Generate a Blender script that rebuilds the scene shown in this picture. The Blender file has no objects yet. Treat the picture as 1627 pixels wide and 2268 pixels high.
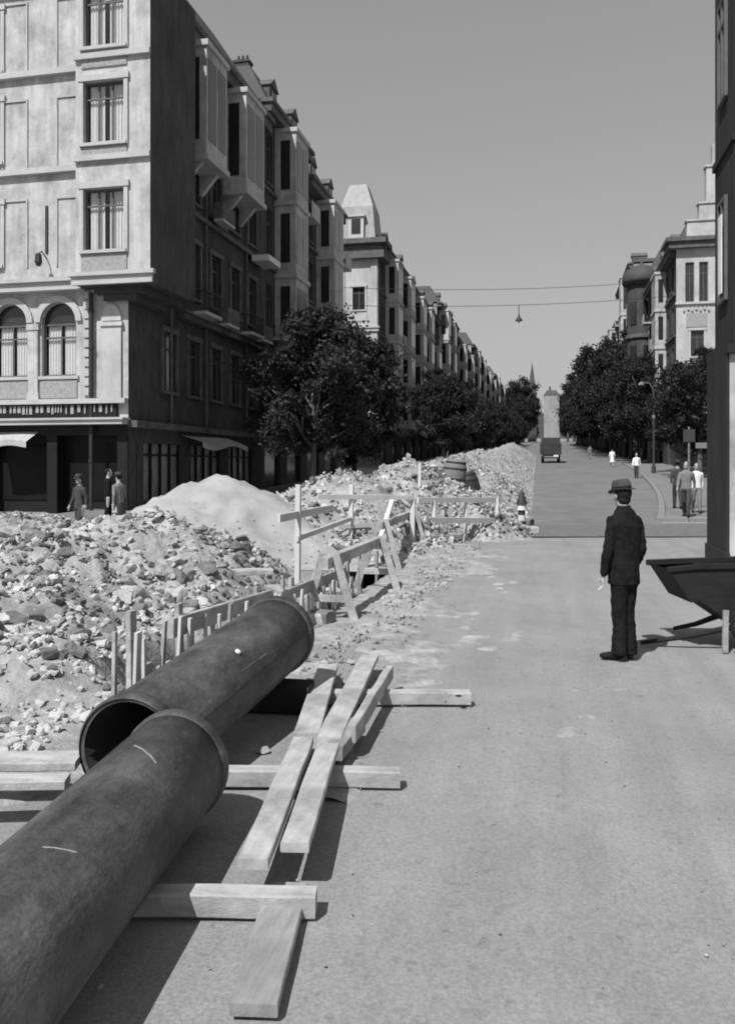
import bpy, math, random
from mathutils import Vector, Matrix, noise
R = math.radians
sc = bpy.context.scene
col = sc.collection
rnd = random.Random(7)

# ------------------------------------------------------------------ camera, sky, sun, exposure
# World: +Y runs up the street, +X to its right, metres. The camera stands at the origin, 1.89 m up.
CAM_H, F, CX, HY, YAW = 1.89, 1870.0, 813.5, 1030.0, R(12.1)
SY, CY = math.sin(YAW), math.cos(YAW)
cam_data = bpy.data.cameras.new("camera")
cam_data.sensor_fit = 'HORIZONTAL'
cam_data.sensor_width = 36
cam_data.lens = 36 * F / 1627
cam_data.shift_y = -104 / 1627
cam_data.clip_start, cam_data.clip_end = 0.1, 4000
cam = bpy.data.objects.new("camera", cam_data)
col.objects.link(cam)
cam.location = (0, 0, CAM_H)
cam.rotation_euler = (R(90), 0, YAW)
sc.camera = cam

SUN_EL, SUN_HEAD = R(52), R(20)          # elevation; heading the light travels, right of the street
world = bpy.data.worlds.new("World")
sc.world = world
world.use_nodes = True
wn, wl = world.node_tree.nodes, world.node_tree.links
bg = wn["Background"]
sky = wn.new("ShaderNodeTexSky")
sky.sky_type = 'NISHITA'
sky.sun_disc = False
sky.sun_elevation = SUN_EL
sky.sun_rotation = SUN_HEAD + math.pi
sky.air_density, sky.dust_density, sky.ozone_density = 1.0, 1.0, 1.0
bw = wn.new("ShaderNodeSeparateColor")    # blue-sensitive black-and-white film: the sky records by its blue light
wl.new(sky.outputs[0], bw.inputs[0])
toe = wn.new("ShaderNodeMath")            # the emulsion compresses the bright sky
toe.operation = 'POWER'
toe.inputs[1].default_value = 0.6
wl.new(bw.outputs[2], toe.inputs[0])
wl.new(toe.outputs[0], bg.inputs[0])
bg.inputs[1].default_value = 0.138

sun_d = bpy.data.lights.new("sun", 'SUN')
sun_d.energy = 4.6
sun_d.angle = R(0.5)
sun_d.color = (1, 1, 1)
sun = bpy.data.objects.new("sun", sun_d)
col.objects.link(sun)
sun.rotation_euler = Vector((math.sin(SUN_HEAD) * math.cos(SUN_EL), math.cos(SUN_HEAD) * math.cos(SUN_EL), -math.sin(SUN_EL))).to_track_quat('-Z', 'Y').to_euler()

sc.view_settings.view_transform = 'Standard'
sc.view_settings.look = 'None'
sc.view_settings.gamma = 1
sc.view_settings.exposure = 0.2
sc.render.engine = 'CYCLES'
sc.cycles.use_denoising = True
sc.cycles.max_bounces = 6
sc.cycles.filter_width = 1.9

# ------------------------------------------------------------------ helpers
def G(v):                                   # height of the street: level at the crossing, then uphill
    s = max(0.0, v - 22)
    return 0.034 * (math.sqrt(s * s + 100) - 10) if v < 430 else 0.034 * (math.sqrt(408 ** 2 + 100) - 10)

def onz(px, py, z=0.0):                     # where the line of sight meets height z
    d = (CAM_H - z) * F / (py - HY)
    X = (px - CX) / F * d
    return Vector((X * CY - d * SY, X * SY + d * CY, z))

def at(px, py, d):                          # point at depth d
    X = (px - CX) / F * d
    return Vector((X * CY - d * SY, X * SY + d * CY, CAM_H - (py - HY) / F * d))

def fbm(x, y, z=0.0, o=4):
    return noise.fractal(Vector((x, y, z)), 1.0, 2.0, o)

def mat(name, v, rough=0.85, var=0.25, scale=2.0, bump=0.0, bscale=20.0, spec=0.3, stretch=(1, 1, 1), metal=0.0, dirt=0.0, dscale=0.4, coord='world', grain=0.0, tracks=0.0):
    m = bpy.data.materials.new(name)
    m.use_nodes = True
    n, l = m.node_tree.nodes, m.node_tree.links
    b = n["Principled BSDF"]
    b.inputs["Roughness"].default_value = rough
    b.inputs["Specular IOR Level"].default_value = spec
    b.inputs["Metallic"].default_value = metal
    if coord == 'world':
        pos = n.new("ShaderNodeNewGeometry").outputs["Position"]
    else:
        pos = n.new("ShaderNodeTexCoord").outputs["Object"]
    mp = n.new("ShaderNodeMapping")
    mp.inputs["Scale"].default_value = stretch
    l.new(pos, mp.inputs[0])
    nz = n.new("ShaderNodeTexNoise")
    nz.inputs["Scale"].default_value = scale
    nz.inputs["Detail"].default_value = 6
    nz.inputs["Roughness"].default_value = 0.65
    l.new(mp.outputs[0], nz.inputs["Vector"])
    mr = n.new("ShaderNodeMapRange")
    mr.inputs[1].default_value, mr.inputs[2].default_value = 0.3, 0.7
    mr.inputs[3].default_value, mr.inputs[4].default_value = v * (1 - var), v * (1 + var)
    l.new(nz.outputs[0], mr.inputs[0])
    out = mr.outputs[0]
    if dirt:
        n2 = n.new("ShaderNodeTexNoise")
        n2.inputs["Scale"].default_value = dscale
        n2.inputs["Detail"].default_value = 8
        n2.inputs["Roughness"].default_value = 0.7
        l.new(pos, n2.inputs["Vector"])
        m2 = n.new("ShaderNodeMapRange")
        m2.inputs[1].default_value, m2.inputs[2].default_value = 0.42, 0.68
        m2.inputs[3].default_value, m2.inputs[4].default_value = 1.0, 1.0 - dirt
        l.new(n2.outputs[0], m2.inputs[0])
        mu = n.new("ShaderNodeMath")
        mu.operation = 'MULTIPLY'
        l.new(out, mu.inputs[0])
        l.new(m2.outputs[0], mu.inputs[1])
        out = mu.outputs[0]
    if grain:                                 # fine aggregate in the surface
        n4 = n.new("ShaderNodeTexNoise")
        n4.inputs["Scale"].default_value = 55
        n4.inputs["Detail"].default_value = 4
        n4.inputs["Roughness"].default_value = 0.8
        l.new(pos, n4.inputs["Vector"])
        m4 = n.new("ShaderNodeMapRange")
        m4.inputs[1].default_value, m4.inputs[2].default_value = 0.3, 0.7
        m4.inputs[3].default_value, m4.inputs[4].default_value = 1 - grain, 1 + grain
        l.new(n4.outputs[0], m4.inputs[0])
        mu4 = n.new("ShaderNodeMath")
        mu4.operation = 'MULTIPLY'
        l.new(out, mu4.inputs[0])
        l.new(m4.outputs[0], mu4.inputs[1])
        out = mu4.outputs[0]
    if tracks:                                # worn wheel tracks along the street and dark droppings
        mt = n.new("ShaderNodeMapping")
        mt.inputs["Scale"].default_value = (2.2, 0.16, 1)
        mt.inputs["Rotation"].default_value = (0, 0, R(7))
        l.new(pos, mt.inputs[0])
        for vec, sc_, lo_, hi_, amt in ((mt.outputs[0], 1.6, .40, .62, tracks), (pos, 9.0, .60, .74, .30)):
            n5 = n.new("ShaderNodeTexNoise")
            n5.inputs["Scale"].default_value = sc_
            n5.inputs["Detail"].default_value = 5
            n5.inputs["Roughness"].default_value = 0.6
            l.new(vec, n5.inputs["Vector"])
            m5 = n.new("ShaderNodeMapRange")
            m5.inputs[1].default_value, m5.inputs[2].default_value = lo_, hi_
            m5.inputs[3].default_value, m5.inputs[4].default_value = 1.0, 1.0 - amt
            l.new(n5.outputs[0], m5.inputs[0])
            mu5 = n.new("ShaderNodeMath")
            mu5.operation = 'MULTIPLY'
            l.new(out, mu5.inputs[0])
            l.new(m5.outputs[0], mu5.inputs[1])
            out = mu5.outputs[0]
    l.new(out, b.inputs["Base Color"])
    if bump:
        n3 = n.new("ShaderNodeTexNoise")
        n3.inputs["Scale"].default_value = bscale
        n3.inputs["Detail"].default_value = 5
        l.new(mp.outputs[0], n3.inputs["Vector"])
        bp = n.new("ShaderNodeBump")
        bp.inputs["Strength"].default_value = bump
        bp.inputs["Distance"].default_value = 0.02
        l.new(n3.outputs[0], bp.inputs["Height"])
        l.new(bp.outputs[0], b.inputs["Normal"])
    return m

M = {}
M['plaza'] = mat('pale_paving', 0.262, 0.92, 0.08, 1.3, 0.3, 170, dirt=0.13, dscale=0.45, grain=0.3, tracks=0.1)
M['asphalt'] = mat('road_asphalt', 0.17, 0.9, 0.18, 1.5, 0.25, 120, dirt=0.25, dscale=0.5, grain=0.2)
M['gutter'] = mat('dark_gutter_setts', 0.14, 0.9, 0.25, 4, 0.5, 14)
M['pave'] = mat('pavement_slabs', 0.19, 0.9, 0.15, 2, 0.2, 30, dirt=0.2)
M['kerb'] = mat('kerb_granite', 0.21, 0.85, 0.15, 6, 0.2, 60)
M['soil'] = mat('spoil_soil', 0.335, 0.95, 0.35, 5, 1.0, 22, dirt=0.4, dscale=1.1)
M['sand'] = mat('heaped_sand', 0.37, 0.95, 0.22, 3, 0.8, 50, dirt=0.25, dscale=1.5, grain=0.2)
M['stone'] = mat('broken_stone', 0.42, 0.9, 0.3, 5, 0.5, 25)
M['stone_d'] = mat('broken_stone_shade', 0.15, 0.9, 0.35, 5, 0.5, 25)  # dark stones put in for shadowed gaps and holes in the heaps
M['wood'] = mat('pale_sawn_timber', 0.42, 0.8, 0.2, 3, 0.25, 30, stretch=(6, 0.7, 6), dirt=0.5, dscale=2.2, coord='object')
M['wood_x'] = mat('pale_sawn_timber_cross', 0.42, 0.8, 0.2, 3, 0.25, 30, stretch=(0.7, 6, 6), dirt=0.5, dscale=2.2, coord='object')
M['wood_g'] = mat('weathered_timber', 0.30, 0.85, 0.25, 3, 0.3, 30, stretch=(6, 0.7, 6), dirt=0.35, dscale=1.5, coord='object')
M['white'] = mat('limewashed_timber', 0.58, 0.8, 0.12, 4, 0.15, 30, dirt=0.25, dscale=2)
M['pipe'] = mat('tarred_iron', 0.075, 0.62, 0.75, 3.5, 0.35, 34, spec=0.4, stretch=(1, 0.45, 1), dirt=0.6, dscale=2.6, grain=0.3)
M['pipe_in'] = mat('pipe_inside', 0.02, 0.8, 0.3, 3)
M['chalk'] = mat('chalk_white', 0.7, 0.9, 0.1)
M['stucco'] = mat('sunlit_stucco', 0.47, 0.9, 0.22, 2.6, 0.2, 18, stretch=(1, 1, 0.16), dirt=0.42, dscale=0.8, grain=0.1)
M['stucco2'] = mat('pale_stucco', 0.47, 0.9, 0.12, 2, 0.1, 12, stretch=(1, 1, 0.3), dirt=0.3, dscale=0.4)
M['stucco3'] = mat('grey_render', 0.30, 0.9, 0.12, 1, 0.1, 10, stretch=(1, 1, 0.3), dirt=0.25, dscale=0.3)
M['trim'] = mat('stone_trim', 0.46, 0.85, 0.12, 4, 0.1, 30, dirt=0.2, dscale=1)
M['panel'] = mat('brick_panel', 0.30, 0.9, 0.25, 9, 0.3, 30)
M['brick'] = mat('shade_dark_brick', 0.065, 0.9, 0.3, 3, 0.3, 20, stretch=(1, 1, 0.5), dirt=0.35, dscale=0.5)  # shade of the street fronts is put into this dark brick colour
M['brick2'] = mat('shade_dark_stone', 0.075, 0.9, 0.3, 2, 0.2, 15, stretch=(1, 1, 0.3), dirt=0.35, dscale=0.4)  # stone counterpart, street-front shade likewise held in the base tone
M['trim_d'] = mat('shade_dark_trim', 0.12, 0.85, 0.3, 3, 0.1, 30, dirt=0.4, dscale=0.8)  # darker copy of the pale trim, carrying the shade of those fronts
M['slate'] = mat('roof_slate', 0.06, 0.7, 0.3, 5, 0.2, 20)
M['zinc'] = mat('roof_zinc', 0.30, 0.6, 0.2, 2, 0.1, 20)
M['shop'] = mat('shade_black_shopfront', 0.008, 0.6, 0.3, 3)  # ground-floor shade under the ledge is put into this near-black
M['near'] = mat('shade_black_stone', 0.024, 0.9, 0.35, 2, 0.3, 20, stretch=(1, 1, 0.25), dirt=0.3, dscale=0.8)  # dimness of the unlit street side is put into this colour
M['awn'] = mat('canvas_awning', 0.40, 0.9, 0.15, 4, stretch=(1, 1, 1))
M['frame'] = mat('window_frame_paint', 0.10, 0.6, 0.2, 3)
M['frame_w'] = mat('window_frame_white', 0.5, 0.6, 0.15, 3)
M['glass'] = mat('dark_window_glass', 0.03, 0.12, 0.3, 0.7, spec=0.6)
M['glass_s'] = mat('dark_shop_glass', 0.012, 0.3, 0.3, 0.7, spec=0.1)
M['glass_p'] = mat('shop_window_goods', 0.20, 0.3, 0.6, 1.3, spec=0.5)
M['curtain'] = mat('white_curtain', 0.72, 0.9, 0.1, 6, stretch=(8, 1, 1))
M['iron'] = mat('black_iron', 0.03, 0.6, 0.2, 6, spec=0.4)
M['cloth_k'] = mat('black_wool', 0.014, 0.95, 0.25, 14, 0.3, 70, spec=0.06)
M['cloth_d'] = mat('dark_cloth', 0.05, 0.9, 0.2, 10)
M['cloth_m'] = mat('grey_cloth', 0.18, 0.9, 0.2, 10)
M['cloth_w'] = mat('white_shirt', 0.72, 0.9, 0.08, 10)
M['skin'] = mat('skin', 0.34, 0.6, 0.12, 8)
M['hair'] = mat('dark_hair', 0.022, 0.9, 0.4, 40, 0.5, 120, spec=0.1)
M['felt'] = mat('dark_felt', 0.06, 0.95, 0.25, 9, spec=0.15)
M['shoe'] = mat('black_leather', 0.014, 0.8, 0.3, 12, 0.2, 50, spec=0.12)
M['bark'] = mat('tree_bark', 0.10, 0.95, 0.3, 6, 0.6, 25, stretch=(1, 1, 0.3))
M['truck'] = mat('truck_paint', 0.04, 0.6, 0.3, 2)
M['tyre'] = mat('tyre_rubber', 0.02, 0.9, 0.2, 8)
M['wood_d'] = mat('dark_cart_board', 0.016, 0.85, 0.35, 4, 0.3, 25, stretch=(1, 1, 4))  # near-black tone that merges the cart into one dark shape
M['hill'] = mat('wooded_hill', 0.05, 1.0, 0.4, 0.05, 0)

def leaf_mat(name, v):
    m = bpy.data.materials.new(name)
    m.use_nodes = True
    n, l = m.node_tree.nodes, m.node_tree.links
    b = n["Principled BSDF"]
    b.inputs["Roughness"].default_value = 0.6
    b.inputs["Specular IOR Level"].default_value = 0.25
    oi = n.new("ShaderNodeNewGeometry")
    nz = n.new("ShaderNodeTexNoise")
    nz.inputs["Scale"].default_value = 1.6
    l.new(oi.outputs["Position"], nz.inputs["Vector"])
    mr = n.new("ShaderNodeMapRange")
    mr.inputs[1].default_value, mr.inputs[2].default_value = 0.3, 0.7
    mr.inputs[3].default_value, mr.inputs[4].default_value = v * 0.6, v * 1.5
    l.new(nz.outputs[0], mr.inputs[0])
    l.new(mr.outputs[0], b.inputs["Base Color"])
    tr = n.new("ShaderNodeBsdfTranslucent")
    l.new(mr.outputs[0], tr.inputs[0])
    mx = n.new("ShaderNodeMixShader")
    mx.inputs[0].default_value = 0.2
    l.new(b.outputs[0], mx.inputs[1])
    l.new(tr.outputs[0], mx.inputs[2])
    l.new(mx.outputs[0], n["Material Output"].inputs[0])
    return m
M['leaf'] = leaf_mat('dark_leaves', 0.026)

def glass_clear():
    m = bpy.data.materials.new('clear_window_glass')
    m.use_nodes = True
    n, l = m.node_tree.nodes, m.node_tree.links
    t = n.new("ShaderNodeBsdfTransparent")
    t.inputs[0].default_value = (0.9, 0.9, 0.9, 1)
    g = n.new("ShaderNodeBsdfGlossy")
    g.inputs["Roughness"].default_value = 0.03
    f = n.new("ShaderNodeLayerWeight")
    f.inputs[0].default_value = 0.12
    mx = n.new("ShaderNodeMixShader")
    l.new(f.outputs["Facing"], mx.inputs[0])
    l.new(t.outputs[0], mx.inputs[1])
    l.new(g.outputs[0], mx.inputs[2])
    l.new(mx.outputs[0], n["Material Output"].inputs[0])
    return m
M['clear'] = glass_clear()

class MB:
    def __init__(s):
        s.v, s.f, s.mi = [], [], []
    def add(s, vs, fs, mi=0):
        o = len(s.v)
        s.v += [tuple(p) for p in vs]
        s.f += [tuple(i + o for i in f) for f in fs]
        s.mi += [mi] * len(fs)
        return s
    def box(s, x0, x1, y0, y1, z0, z1, mi=0):
        return s.add([(x0, y0, z0), (x1, y0, z0), (x1, y1, z0), (x0, y1, z0), (x0, y0, z1), (x1, y0, z1), (x1, y1, z1), (x0, y1, z1)],
                     [(0, 3, 2, 1), (4, 5, 6, 7), (0, 1, 5, 4), (1, 2, 6, 5), (2, 3, 7, 6), (3, 0, 4, 7)], mi)
    def quad(s, a, b, c, d, mi=0):
        return s.add([a, b, c, d], [(0, 1, 2, 3)], mi)
    def prism(s, pts, z0, z1, mi=0):        # pts counter-clockwise in plan
        n = len(pts)
        vs = [(x, y, z0) for x, y in pts] + [(x, y, z1) for x, y in pts]
        fs = [tuple(reversed(range(n))), tuple(range(n, 2 * n))]
        fs += [(i, (i + 1) % n, (i + 1) % n + n, i + n) for i in range(n)]
        return s.add(vs, fs, mi)
    def beam(s, p0, p1, w, h, ch=0.0, roll=0.0, mi=0, bow=0.0):   # chamfered rectangular timber
        p0, p1 = Vector(p0), Vector(p1)
        d = (p1 - p0).normalized()
        up = Vector((0, 0, 1)) if abs(d.z) < 0.95 else Vector((0, 1, 0))
        r = d.cross(up).normalized()
        u = r.cross(d).normalized()
        if roll:
            q = Matrix.Rotation(roll, 3, d)
            r, u = q @ r, q @ u
        a, b = w / 2, h / 2
        c = ch
        prof = [(-a + c, -b), (a - c, -b), (a, -b + c), (a, b - c), (a - c, b), (-a + c, b), (-a, b - c), (-a, -b + c)] if c else [(-a, -b), (a, -b), (a, b), (-a, b)]
        n = len(prof)
        k = 6 if bow else 1
        vs, fs = [], []
        for i in range(k + 1):
            t = i / k
            p = p0.lerp(p1, t) + u * (bow * math.sin(math.pi * t))
            vs += [p + r * x + u * y for x, y in prof]
        for i in range(k):
            fs += [(i * n + j, i * n + (j + 1) % n, (i + 1) * n + (j + 1) % n, (i + 1) * n + j) for j in range(n)]
        fs += [tuple(reversed(range(n))), tuple(k * n + j for j in range(n))]
        return s.add(vs, fs, mi)
    def tube(s, pts, rad, n=8, caps=True, mi=0):
        pts = [Vector(p) for p in pts]
        if not isinstance(rad, (list, tuple)):
            rad = [rad] * len(pts)
        vs, fs = [], []
        r = None
        for i, p in enumerate(pts):
            d = (pts[min(i + 1, len(pts) - 1)] - pts[max(i - 1, 0)]).normalized()
            if r is None:
                r = d.orthogonal().normalized()
            r = (r - d * r.dot(d)).normalized()
            u = d.cross(r)
            for j in range(n):
                a = 2 * math.pi * j / n
                vs.append(p + (r * math.cos(a) + u * math.sin(a)) * rad[i])
        for i in range(len(pts) - 1):
            fs += [(i * n + j, i * n + (j + 1) % n, (i + 1) * n + (j + 1) % n, (i + 1) * n + j) for j in range(n)]
        if caps:
            fs += [tuple(reversed(range(n))), tuple((len(pts) - 1) * n + j for j in range(n))]
        return s.add(vs, fs, mi)
    def loft(s, rings, caps=True, mi=0):    # rings: lists of points, equal counts
        n = len(rings[0])
        vs, fs = [], []
        for rg in rings:
            vs += rg
        for i in range(len(rings) - 1):
            fs += [(i * n + j, i * n + (j + 1) % n, (i + 1) * n + (j + 1) % n, (i + 1) * n + j) for j in range(n)]
        if caps:
            fs += [tuple(reversed(range(n))), tuple((len(rings) - 1) * n + j for j in range(n))]
        return s.add(vs, fs, mi)
    def lathe(s, prof, n=16, c=(0, 0, 0), mi=0, closed=False):   # profile of (r, z)
        c = Vector(c)
        vs, fs = [], []
        for r, z in prof:
            vs += [c + Vector((r * math.cos(2 * math.pi * j / n), r * math.sin(2 * math.pi * j / n), z)) for j in range(n)]
        m = len(prof)
        for i in range(m if closed else m - 1):
            k = (i + 1) % m
            fs += [(i * n + j, i * n + (j + 1) % n, k * n + (j + 1) % n, k * n + j) for j in range(n)]
        if not closed:
            fs += [tuple(reversed(range(n))), tuple((m - 1) * n + j for j in range(n))]
        return s.add(vs, fs, mi)
    def ell(s, c, rx, ry, rz, rot=None, n=12, m=8, mi=0):
        c = Vector(c)
        vs, fs = [], []
        for i in range(1, m):
            a = math.pi * i / m
            for j in range(n):
                b = 2 * math.pi * j / n
                p = Vector((rx * math.sin(a) * math.cos(b), ry * math.sin(a) * math.sin(b), -rz * math.cos(a)))
                vs.append(c + (rot @ p if rot else p))
        lo, hi = Vector((0, 0, -rz)), Vector((0, 0, rz))
        vs += [c + (rot @ lo if rot else lo), c + (rot @ hi if rot else hi)]
        for i in range(m - 2):
            fs += [(i * n + j, i * n + (j + 1) % n, (i + 1) * n + (j + 1) % n, (i + 1) * n + j) for j in range(n)]
        L, H = len(vs) - 2, len(vs) - 1
        fs += [(L, (j + 1) % n, j) for j in range(n)]
        fs += [(H, (m - 2) * n + j, (m - 2) * n + (j + 1) % n) for j in range(n)]
        return s.add(vs, fs, mi)
    def cap(s, p0, r0, p1, r1, n=12, mi=0):   # capsule with taper
        p0, p1 = Vector(p0), Vector(p1)
        d = (p1 - p0).normalized()
        pts, rad = [], []
        for a in (80, 55, 28):
            pts.append(p0 - d * r0 * math.sin(R(a))); rad.append(r0 * math.cos(R(a)))
        for t in (0, 0.25, 0.5, 0.75, 1):
            pts.append(p0.lerp(p1, t)); rad.append(r0 + (r1 - r0) * t)
        for a in (28, 55, 80):
            pts.append(p1 + d * r1 * math.sin(R(a))); rad.append(r1 * math.cos(R(a)))
        return s.tube(pts, rad, n, True, mi)
    def mesh(s, name, mats, smooth=False):
        me = bpy.data.meshes.new(name)
        me.from_pydata(s.v, [], s.f)
        for m in (mats if isinstance(mats, (list, tuple)) else [mats]):
            me.materials.append(m)
        if len(me.materials) > 1:
            me.polygons.foreach_set("material_index", s.mi)
        if smooth:
            me.polygons.foreach_set("use_smooth", [True] * len(me.polygons))
        me.update()
        return me
    def build(s, name, mats, parent=None, smooth=False, loc=None, rz=0.0):
        return link(name, s.mesh(name, mats, smooth), parent, loc, rz)

def link(name, me, parent=None, loc=None, rz=0.0):
    o = bpy.data.objects.new(name, me)
    col.objects.link(o)
    if parent:
        o.parent = parent
    if loc is not None:
        o.location = loc
    if rz:
        o.rotation_euler = (0, 0, rz)
    return o

def tag(o, label=None, cat=None, group=None, kind=None):
    if label: o["label"] = label
    if cat: o["category"] = cat
    if group: o["group"] = group
    if kind: o["kind"] = kind
    return o

def thing(name, label, cat, loc=(0, 0, 0), rz=0.0, group=None):
    return tag(link(name, None, None, loc, rz), label, cat, group)

# ------------------------------------------------------------------ setting: ground, road, pavements, hill
TU0, TU1, TV0, TV1, TD = -3.75, -2.72, 6.3, 18.2, 0.85       # the pipe trench
def axis(segs):
    out = [segs[0][0]]
    for a, b, st in segs:
        n = max(1, round((b - a) / st))
        out += [a + (b - a) * i / n for i in range(1, n + 1)]
    return out
us = axis([(-600, -60, 60), (-60, -12, 6), (-12, -4.2, 0.6), (-4.2, -3.85, 0.35), (-3.85, -3.75, 0.1), (-3.75, -2.72, 0.2), (-2.72, -2.66, 0.06), (-2.66, 8, 0.35), (8, 40, 4), (40, 600, 70)])
vs_ = axis([(-60, 0, 5), (0, 6.3, 0.35), (6.3, 6.4, 0.1), (6.4, 18.1, 0.35), (18.1, 18.2, 0.1), (18.2, 30, 0.6), (30, 120, 3), (120, 430, 10), (430, 1500, 100)])
mb = MB()
nu = len(us)
for v in vs_:
    for u in us:
        z = G(v)
        if TU0 <= u <= TU1 and TV0 < v < TV1:
            z -= TD
        elif -40 < u < 12 and 0 < v < 30:
            z += 0.012 * fbm(u * 0.5, v * 0.5, 3.3) - 0.01
        mb.v.append((u, v, z))
for j in range(len(vs_) - 1):
    for i in range(nu - 1):
        mb.f.append((j * nu + i, j * nu + i + 1, (j + 1) * nu + i + 1, (j + 1) * nu + i))
mb.mi = [0] * len(mb.f)
tag(mb.build('ground', M['plaza'], smooth=False), kind='structure')

def strip(name, m, u0, u1, va, vb, lift, step=4.0):
    b = MB()
    vv = axis([(va, vb, step)])
    f0 = u0 if callable(u0) else (lambda v: u0)
    f1 = u1 if callable(u1) else (lambda v: u1)
    for v in vv:
        b.v += [(f0(v), v, G(v) + lift), (f1(v), v, G(v) + lift)]
    b.f = [(2 * i, 2 * i + 1, 2 * i + 3, 2 * i + 2) for i in range(len(vv) - 1)]
    b.mi = [0] * len(b.f)
    return tag(b.build(name, m), kind='structure')
KERB = 7.9
def K(v):                                   # right kerb: the corner pavement swings out into the crossing
    return 8.0 - 4.6 * math.exp(-(v - 28.6) / 32)
strip('road', M['asphalt'], -6.5, lambda v: K(max(v, 28.6)) + .1, 26.6, 430, 0.02, 2.0)
# gutter of dark setts where the crossing meets the road, slanting slightly across
b = MB()
for d0, d1 in ((22.1, 26.3),):
    pts = []
    for px, d in ((960, d0), (1640, d0), (1640, d1), (960, d1)):
        p = at(px, HY, d)
        pts.append((p.x, p.y, G(p.y) + 0.016))
    k = 16
    for i in range(k):
        t0, t1 = i / k, (i + 1) / k
        L = lambda A, B, t: Vector(A).lerp(Vector(B), t)
        q = [L(pts[0], pts[1], t0), L(pts[0], pts[1], t1), L(pts[3], pts[2], t1), L(pts[3], pts[2], t0)]
        b.quad(*[(p.x, p.y, G(p.y) + 0.016) for p in q])
tag(b.build('gutter', M['gutter']), kind='structure')

def pavement(u0, u1, va, vb):
    b = MB()
    vv = axis([(va, min(vb, 70), 1), (70, vb, 4)])
    for v in vv:
        g = G(v)
        a = u0(v) if callable(u0) else u0
        b.v += [(a, v, g - 0.2), (a, v, g + 0.13), (u1, v, g + 0.13), (u1, v, g - 0.2)]
    for i in range(len(vv) - 1):
        o = i * 4
        b.f += [(o, o + 4, o + 5, o + 1), (o + 1, o + 5, o + 6, o + 2), (o + 2, o + 6, o + 7, o + 3)]
    b.f += [(0, 1, 2, 3), tuple(len(b.v) - 4 + i for i in (3, 2, 1, 0))]
    b.mi = [0] * len(b.f)
    return tag(b.build('pavement', M['pave']), kind='structure')
pr = pavement(lambda v: K(v) + .26, 14, 28.9, 430)
pl = pavement(-17, -9.0, 26.5, 430)
kme = MB().beam((0, -0.49, 0.0), (0, 0.49, 0.0), 0.24, 0.32, 0.02).mesh('kerb_stone', M['kerb'])
for side, fu, v0, n in ((pr, lambda v: K(v) + .13, 28.9, 60), (pl, lambda v: -8.88, 26.5, 30)):
    for i in range(n):
        v = v0 + 0.5 + i * 1.0
        o = link('kerb_stone', kme, side, (fu(v) + rnd.uniform(-.008, .008), v, G(v) - 0.02 + rnd.uniform(-.006, .006)))
        o.rotation_euler = (math.atan(G(v + .5) - G(v - .5)), 0, -math.atan(fu(v + .5) - fu(v - .5)))
kx = MB().beam((-0.49, 0, 0), (0.49, 0, 0), 0.24, 0.32, 0.02).mesh('kerb_stone', M['kerb'])
for i in range(9):
    link('kerb_stone', kx, pr, (K(28.6) + 0.5 + i * 1.0, 28.77, G(28.8) - 0.02 + rnd.uniform(-.006, .006)))

b = MB()                                     # wooded hill closing the street
hu = axis([(-700, 700, 35)])
hv = [560, 640, 760, 900, 1200]
hz = [8, 30, 46, 58, 60]
for v, z in zip(hv, hz):
    for u in hu:
        b.v.append((u, v, G(v) + z * (0.75 + 0.35 * fbm(u * 0.006, v * 0.006, 1.0))))
for j in range(len(hv) - 1):
    for i in range(len(hu) - 1):
        o = j * len(hu) + i
        b.f.append((o, o + 1, o + 1 + len(hu), o + len(hu)))
b.mi = [0] * len(b.f)
tag(b.build('hill', M['hill'], smooth=True), kind='structure')

# ------------------------------------------------------------------ building kit
WCACHE = {}
def win_meshes(w, h, style):
    key = (round(w, 2), round(h, 2), style)
    if key in WCACHE:
        return WCACHE[key]
    f = MB()
    t = 0.07
    fm = M['frame']
    f.box(0, t, -.03, .03, 0, h); f.box(w - t, w, -.03, .03, 0, h)
    f.box(t, w - t, -.03, .03, 0, t); f.box(t, w - t, -.03, .03, h - t, h)
    tz = h * 0.72
    f.box(t, w - t, -.028, .028, tz, tz + .06)
    if style == 'triple':
        for q in (w * 0.32, w * 0.66):
            f.box(q - .035, q + .035, -.026, .026, t, tz)
            f.box(q - .035, q + .035, -.026, .026, tz + .06, h - t)
    else:
        f.box(w / 2 - .035, w / 2 + .035, -.026, .026, t, tz)
        f.box(w / 2 - .02, w / 2 + .02, -.026, .026, tz + .06, h - t)
    pane = MB().quad((t, 0.012, t), (w - t, 0.012, t), (w - t, 0.012, h - t), (t, 0.012, h - t))
    sill = MB().box(-.12, w + .12, -.30, -.02, -.12, -.003)
    sur = MB()
    s = .16
    sur.box(-s, -.004, -.235, -.10, -.12, h); sur.box(w + .004, w + s, -.235, -.10, -.12, h)
    sur.box(-s - .05, w + s + .05, -.27, -.10, h + .003, h + .22)
    cur = MB()                                # two gathered curtains
    for a, c in ((0.08, 0.44), (0.56, 0.92)):
        n = 14
        prev = None
        for i in range(n + 1):
            x = w * (a + (c - a) * i / n)
            y = 0.10 + 0.03 * math.sin(i * 2.2)
            if prev:
                cur.quad((prev[0], prev[1], t), (x, y, t), (x, y, h - t), (prev[0], prev[1], h - t))
            prev = (x, y)
    r = {'frame': f.mesh('window_frame', fm), 'pane': pane.mesh('pane', M['glass']), 'clear': pane.mesh('pane', M['clear']),
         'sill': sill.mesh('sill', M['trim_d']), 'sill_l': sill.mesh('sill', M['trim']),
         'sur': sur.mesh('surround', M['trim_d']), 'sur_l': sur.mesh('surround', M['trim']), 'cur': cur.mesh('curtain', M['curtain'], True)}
    WCACHE[key] = r
    return r

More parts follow.
